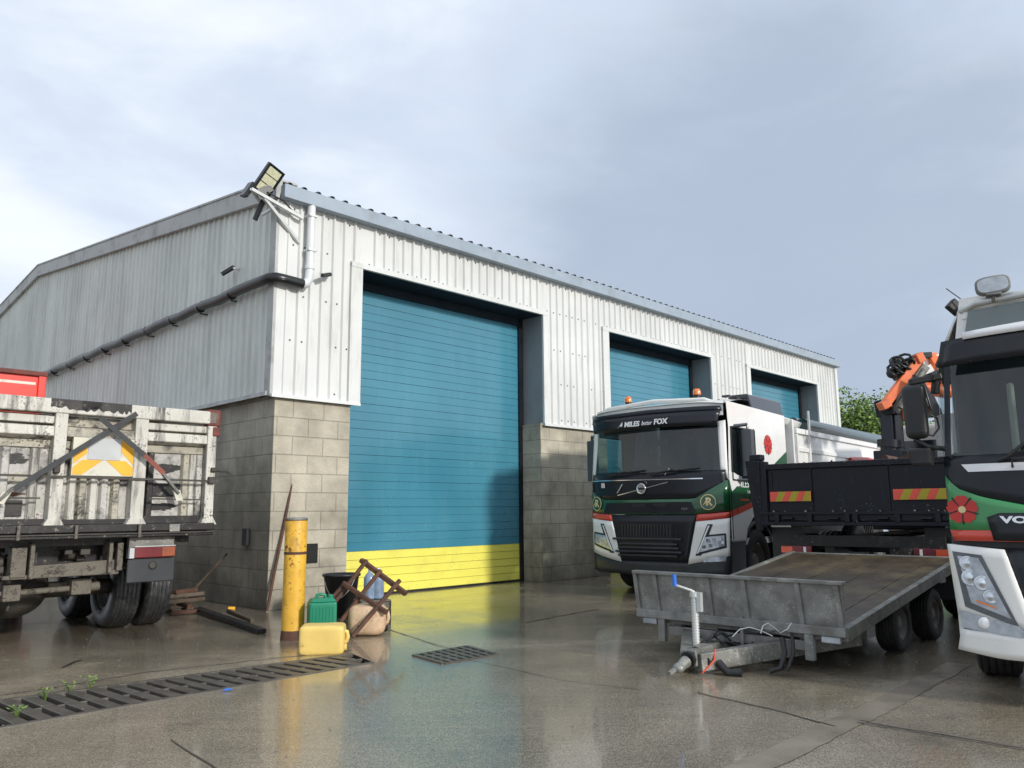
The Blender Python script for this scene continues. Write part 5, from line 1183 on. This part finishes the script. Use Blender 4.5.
m = MB(); m.box(-.5,.42,-.503,-.5,1.66,1.69); m.box(.2,.38,-.508,-.5,1.45,1.46); m.build('weld_line', 'hazard_white', rb)

# =================================================================== BOLLARD AND THE JUNK BESIDE IT
bl = thing('bollard', 'chipped yellow steel bollard near the block corner', 'bollard', (-2.40,8.86,0), .3)
m = MB(); m.lathe([(.124,0),(.121,.02),(.119,.6),(.119,1.27),(.115,1.29)], 36); m.build('post', 'bollard', bl)
m = MB(); m.lathe([(0,1.30),(.11,1.30),(.124,1.29),(.127,1.268),(.12,1.268)], 36); m.build('cap', 'galv_dull', bl)
m = MB(); m.lathe([(.1195,.90),(.121,.905),(.121,.925),(.1195,.93)], 36); m.build('worn_ring', 'rust', bl)
m = MB(); m.lathe([(.130,0),(.126,.05),(.1225,.09),(.121,.10)], 30); m.build('foot', 'rust', bl)

def jerry(name, label, cat, loc, rot, size, material, cap, n=7):
    """jerrycan: ribbed rounded body, moulded handle, neck and cap"""
    w1, d1, h1 = size
    o = thing(name, label, cat, loc, 0); o.rotation_euler = rot
    if n == 0:
        m = MB(); e = .24 if material == 'yellow_can' else .50
        cs = lambda a: math.copysign(abs(math.cos(a))**e, math.cos(a)); sn = lambda a: math.copysign(abs(math.sin(a))**e, math.sin(a))
        def fn(u_, v_):
            a = u_*2*math.pi; b_ = (v_-.5)*math.pi; k_ = abs(math.cos(b_))**e; zz_ = sn(b_)
            dent = 1-.03*math.exp(-((zz_-.1)/.12)**2)-.02*math.exp(-((zz_+.5)/.08)**2)
            return (w1/2*cs(a)*k_*dent, d1/2*sn(a)*k_*dent, h1*.46*(1+zz_))
        m.grid(fn, 48, 28)
        m.build('can_body', material, o)
        m = MB(); m.tube([(-w1*.25,0,h1*.86),(-w1*.22,0,h1*.955),(-w1*.05,0,h1*.975),(w1*.10,0,h1*.955),(w1*.13,0,h1*.86)], .020, 8); m.build('handle', material, o)
        m = MB(); m.tube([(w1*.30,0,h1*.86),(w1*.30,0,h1*.955)], .034, 14); m.build('screw_cap', cap, o)
        return o
    m = MB(); m.box(-w1/2,w1/2,-d1/2,d1/2,0,h1*.86)
    m.hexa([(-w1/2,-d1/2,h1*.861),(w1/2,-d1/2,h1*.861),(w1/2,d1/2,h1*.861),(-w1/2,d1/2,h1*.861),(-w1*.36,-d1*.32,h1*.94),(w1*.40,-d1*.32,h1*.94),(w1*.40,d1*.32,h1*.94),(-w1*.36,d1*.32,h1*.94)])
    bo_ = m.build('can_body', material, o, min(w1,d1)*(.14 if n else .33), 5)
    for k in range(n):
        x = -w1*.36+w1*.72*k/(n-1)
        for sg in (-1,1):
            r_ = MB(); r_.box(x-.008,x+.008,min(sg*d1/2,sg*(d1/2+.006)),max(sg*d1/2,sg*(d1/2+.006)),h1*.10,h1*.76); r_.build('moulded_rib', material, bo_, .003, 1)
    m = MB(); hz0 = .97 if n == 0 else 1.02; m.tube([(-w1*.22,0,h1*.90),(-w1*.20,0,h1*(hz0-.02)),(-w1*.05,0,h1*hz0),(w1*.10,0,h1*(hz0-.02)),(w1*.12,0,h1*.90)], .018, 8); m.build('handle', material, o)
    m = MB(); m.tube([(w1*.30,0,h1*.92),(w1*.30,0,h1*1.0)], .032, 14); m.build('screw_cap', cap, o)
    return o
p = G(321,640); jerry('green_jerrycan', 'green ribbed plastic jerrycan standing right of the yellow bollard', 'jerrycan', (p.x, p.y, 0), (0,0,.35), (.29,.26,.47), 'green_can', 'green_can')
p = G(326,654); o = jerry('yellow_jerrycan', 'yellow plastic jerrycan lying on its side in front of the green one', 'jerrycan', (p.x-.27, p.y+.06, .13), (rad(90)*0, rad(90), .12), (.28,.30,.47), 'yellow_can', 'yellow_can', 0)
p = G(366,637); o = jerry('tan_jerrycan', 'stained tan plastic jerrycan tipped over under the rusty frame', 'jerrycan', (p.x-.22, p.y+.16, .17), (0, rad(90), .0), (.34,.34,.45), 'tan_can', 'black', 0)
# black tub behind
p = G(338,618)
tbx = thing('black_tub', 'black open plastic tub standing behind the green jerrycan', 'tub', (p.x-.0, p.y+.15, 0))
tbx.scale = (.85,.85,1)
m = MB(); m.lathe([(0,.02),(.20,.0),(.27,.52),(.295,.52),(.295,.55),(.26,.55),(.19,.06),(0,.06)], 24); m.build('shell', 'black', tbx)
m = MB(); m.tube([(.27*math.cos(a_),.27*math.sin(a_)-.0,.5-.25*math.sin((a_-3.6)/2.2*math.pi)) for a_ in [3.6+i*.22 for i in range(11)]], .008, 6); m.build('handle', 'galv', tbx)
# bag of rubbish / water bottles
for i, (x, y, Y, la, h_) in enumerate(((369,603,9.95,'clear blue water bottle on the left of the bottle pair',.34),(378,604,10.0,'clear blue water bottle on the right of the bottle pair',.33))):
    q_ = at(x,y,Y); st = thing('water_bottle', la, 'bottle', (q_.x, q_.y, .30), i*.4, 'blue water bottles behind the rusty frame')
    m = MB(); R_ = .072; prof = [(0,0),(R_*.9,0),(R_,.01)]
    for k in range(6): prof += [(R_,.03+k*.035),(R_*.93,.045+k*.035)]
    prof += [(R_,.25),(R_*.6,.30),(.018,.325),(.018,.35),(0,.35)]; m.lathe(prof, 18); m.build('bottle_body', 'blue_bottle', st)
    m = MB(); m.tube([(0,0,.348),(0,0,.37)], .021, 10); m.build('cap', 'white_letter', st)
q_ = at(372,606,9.97); cr_ = thing('upturned_crate', 'dirty grey crate under the blue water bottles', 'crate', (q_.x, q_.y, 0), .5)
m = MB()
for z_ in (0,.1,.2): m.box(-.19,.19,-.16,-.145,z_,z_+.07); m.box(-.19,.19,.145,.16,z_,z_+.07); m.box(-.19,-.175,-.145,.145,z_,z_+.07); m.box(.175,.19,-.145,.145,z_,z_+.07)
m.box(-.19,.19,-.16,.16,.275,.295); m.build('slats', 'grime_light', cr_, .004)
m = MB()
for x in (-.19,.165):
    for y_ in (-.16,.13): m.box(x,x+.025,y_,y_+.03,0,.275)
m.build('corner_post', 'grime', cr_)
# rusty frame
def fp(x, y, Y): return at(x, y, Y)
rfm = thing('rusty_steel_frame', 'rusty steel ladder shaped frame leaning over the jerrycans', 'frame', (0,0,0))
base = G(352,636); rfm.location = (base.x, base.y, 0); off = Vector(rfm.location)
def rp(x,y,Y): return fp(x,y,Y)-off
m = MB(); m.beam(rp(361,560,9.4), rp(406,594,9.15), .06, .05); m.build('end_rail', 'rust', rfm, .004)
m = MB(); m.beam(rp(343,583,9.15), rp(387,613,8.95), .05, .045); m.build('cross_rail', 'rust', rfm, .004)
for a, b_ in (((367,560,9.35),(327,612,9.1)),((381,570,9.25),(340,622,9.0)),((400,580,9.15),(352,637,8.8))):
    m = MB(); m.beam(rp(*a), rp(*b_), .04, .04); m.build('long_bar', 'rust', rfm, .004)
m = MB(); m.beam(rp(345,583,9.2), rp(330,600,9.1), .03,.03); m.build('brace', 'rust', rfm)
# pole leaning on the corner
pl = thing('rusty_pole', 'long thin rusty pole leaning against the block corner', 'pole', W(-.18,-.32,0))
a = Vector((0,0,0)); 
p0 = G(267,612) ; tip = W(.36,-.01,1.93)
pl.location = (p0.x, p0.y, 0)
m = MB(); d = tip-Vector((p0.x,p0.y,.0)); m.tube([(0,0,0.02), d*.3, d*.6+Vector((.01,0,.0)), d], .022, 8); m.build('shaft', 'rust', pl)
m = MB(); m.tube([d*.985, d*1.0+Vector((0,0,.01))], .028, 8); m.build('end_ferrule', 'rust_red', pl)
# boards by the gable
def plank(name, label, a, b_, w1, h1, material, cat='plank', group=None):
    o = tag(MB().beam((0,0,0), b_-a, w1, h1).build(name, material, None, .006), label, cat, group); o.location = a; return o
plank('black_kerb_board', 'long black wet board lying along the foot of the gable wall', G(196,612)+Vector((0,0,.05)), G(262,634)+Vector((0,0,.03)), .10, .05, 'grime_dark')
plank('short_timber', 'short brown timber offcut lying on the black board', G(228,619)+Vector((0,0,.10)), G(252,627)+Vector((0,0,.07)), .05, .05, 'wood', 'timber')
o = tag(MB().tube([(0,0,0),(.08,.02,.0)], .028, 10).build('yellow_tube', 'hazard_yellow'), 'small yellow plastic tube lying on the black board', 'tube'); o.location = G(228,618)+Vector((0,0,.115))
plt = thing('timber_stack', 'stack of dark broken pallet timber behind the dual tyres', 'timber stack', G(184,615), .78)
plt.scale = (.62,.62,.8)
for i, (x, y, z_, a_, l) in enumerate(((-.3,.0,.05,0,.7),(-.3,.28,.05,0,.7),(-.25,-.05,.14,80,.5),(.1,-.05,.14,95,.5),(-.35,.05,.23,8,.85),(-.3,.2,.31,-14,.75),(-.2,.1,.38,20,.6))):
    m = MB(); a = Vector((x,y,z_)); d = Vector((math.cos(rad(a_)),math.sin(rad(a_)),.03*(i%2)))*l; m.beam(a, a+d, .12, .06); m.build('board', 'wood' if i % 3 else 'rust', plt, .006)
plank('leaning_batten', 'thin timber batten leaning on the gable blocks behind the tyres', W(-.55,1.55,0), W(-.03,1.15,.75), .03, .03, 'wood', 'batten')
# weeds in the drain
for (x, y, la) in ((90,689,'green weed growing from the drain, nearest the middle'),(46,697,'small green weed in the drain left of the larger ones'),(70,692,'green weed in the drain between the two others'),(17,716,'tiny weed at the near edge of the drain')):
    p = G(x, y); wd = thing('weed', la, 'weed', p, random.random()*3, 'weeds growing in the drain')
    st_ = MB(); lf = MB(); hgt = .13 if x == 90 else .07
    for k in range(9):
        a_ = random.random()*6.28; rr = random.uniform(.01,.06); z_ = random.uniform(.3,1)*hgt; e = Vector((rr*math.cos(a_), rr*math.sin(a_), z_))
        st_.tube([(0,0,-.03), e*.5+Vector((0,0,.01)), e], .002, 4)
        for j in range(2):
            s_ = random.uniform(.012,.022); t_ = Vector((math.cos(a_+j*1.8), math.sin(a_+j*1.8), .5)).normalized(); n_ = t_.cross(Vector((0,0,1))).normalized()
            lf.add([e, e+t_*s_+n_*s_*.5, e+t_*s_*2.2, e+t_*s_-n_*s_*.5], [(0,1,2,3)])
    st_.build('stem', 'leaf_a', wd); lf.build('leaves', 'leaf_b', wd)
o = tag(MB().add([(0,0,0),(.07,.01,.01),(.08,.03,.004),(.03,.03,.02),(.01,.04,.004)], [(0,1,3),(1,2,3),(0,3,4)]).build('blue_wrapper', 'blue_grip', solid=.003), 'crumpled blue wrapper at the near edge of the drain', 'litter'); o.location = G(222,692)+Vector((0,0,.006))
# bits of grit and straw on the slab
gr = MB()
for k in range(700):
    u1 = random.random(); Y = 3.6+6.4*u1; X_ = (random.random()-.5)*1.5*Y; s_ = random.uniform(.003,.010)
    a_ = random.random()*3.14
    gr.add([(X_-s_,Y,.002),(X_,Y-s_*.7,.002),(X_+s_,Y,.002),(X_,Y+s_*.8,.002),(X_,Y,.002+s_*.8)], [(0,1,4),(1,2,4),(2,3,4),(3,0,4)])
kind(gr.build('grit', 'joint_light'), 'stuff')

# =================================================================== TREES
def tree(px, Y, top, rx, label, seed):
    random.seed(seed)
    base = at(px, 500, Y); base.z = 0
    t = thing('tree', label, 'tree', base, random.random()*3, 'trees beyond the warehouse')
    ztop = top; m = MB()
    m.tube([(0,0,-.1),(.05,.05,ztop*.3),(0,.1,ztop*.6)], .16, 10, r1=.06)
    cl = []
    for k in range(16):
        a_ = random.random()*6.28; rr = rx*math.sqrt(random.random())*.75; z_ = random.uniform(.30,.88)*ztop
        c_ = Vector((rr*math.cos(a_), rr*math.sin(a_), z_)); cl.append((c_, random.uniform(.35,.65)*rx))
        m.tube([(0,.05,z_*.55), c_*.6+Vector((0,0,z_*.25)), c_], .05, 6, r1=.015)
    m.build('trunk', 'bark', t)
    lf = MB()
    for c_, r_ in cl:
        for j in range(520):
            d = Vector((random.gauss(0,1),random.gauss(0,1),random.gauss(0,1))).normalized()*r_*(random.random()**.45)
            d.z *= .85; p = c_+d
            if p.z > ztop*1.02: continue
            s_ = random.uniform(.035,.085); a_ = Vector((random.gauss(0,1),random.gauss(0,1),random.gauss(0,.6))).normalized(); b_ = a_.cross(Vector((random.gauss(0,1),random.gauss(0,1),random.gauss(0,1)))).normalized()
            lf.mi = random.choice((0,0,1,1,2)); lf.add([p-a_*s_, p+b_*s_*.6, p+a_*s_, p-b_*s_*.6], [(0,1,2,3)])
    lf.build('crown', ['leaf_a','leaf_b','leaf_c'], t)
tree(846, 31, 5.6, 2.1, 'leafy green tree right beside the far end of the warehouse', 3)
tree(868, 30, 6.0, 2.0, 'leafy green tree seen left of the crane mast', 5)
tree(906, 33, 5.4, 1.9, 'leafy green tree seen behind the orange crane', 8)
tree(945, 35, 4.8, 2.0, 'lower green tree hidden mostly behind the tall lorry cab', 12)
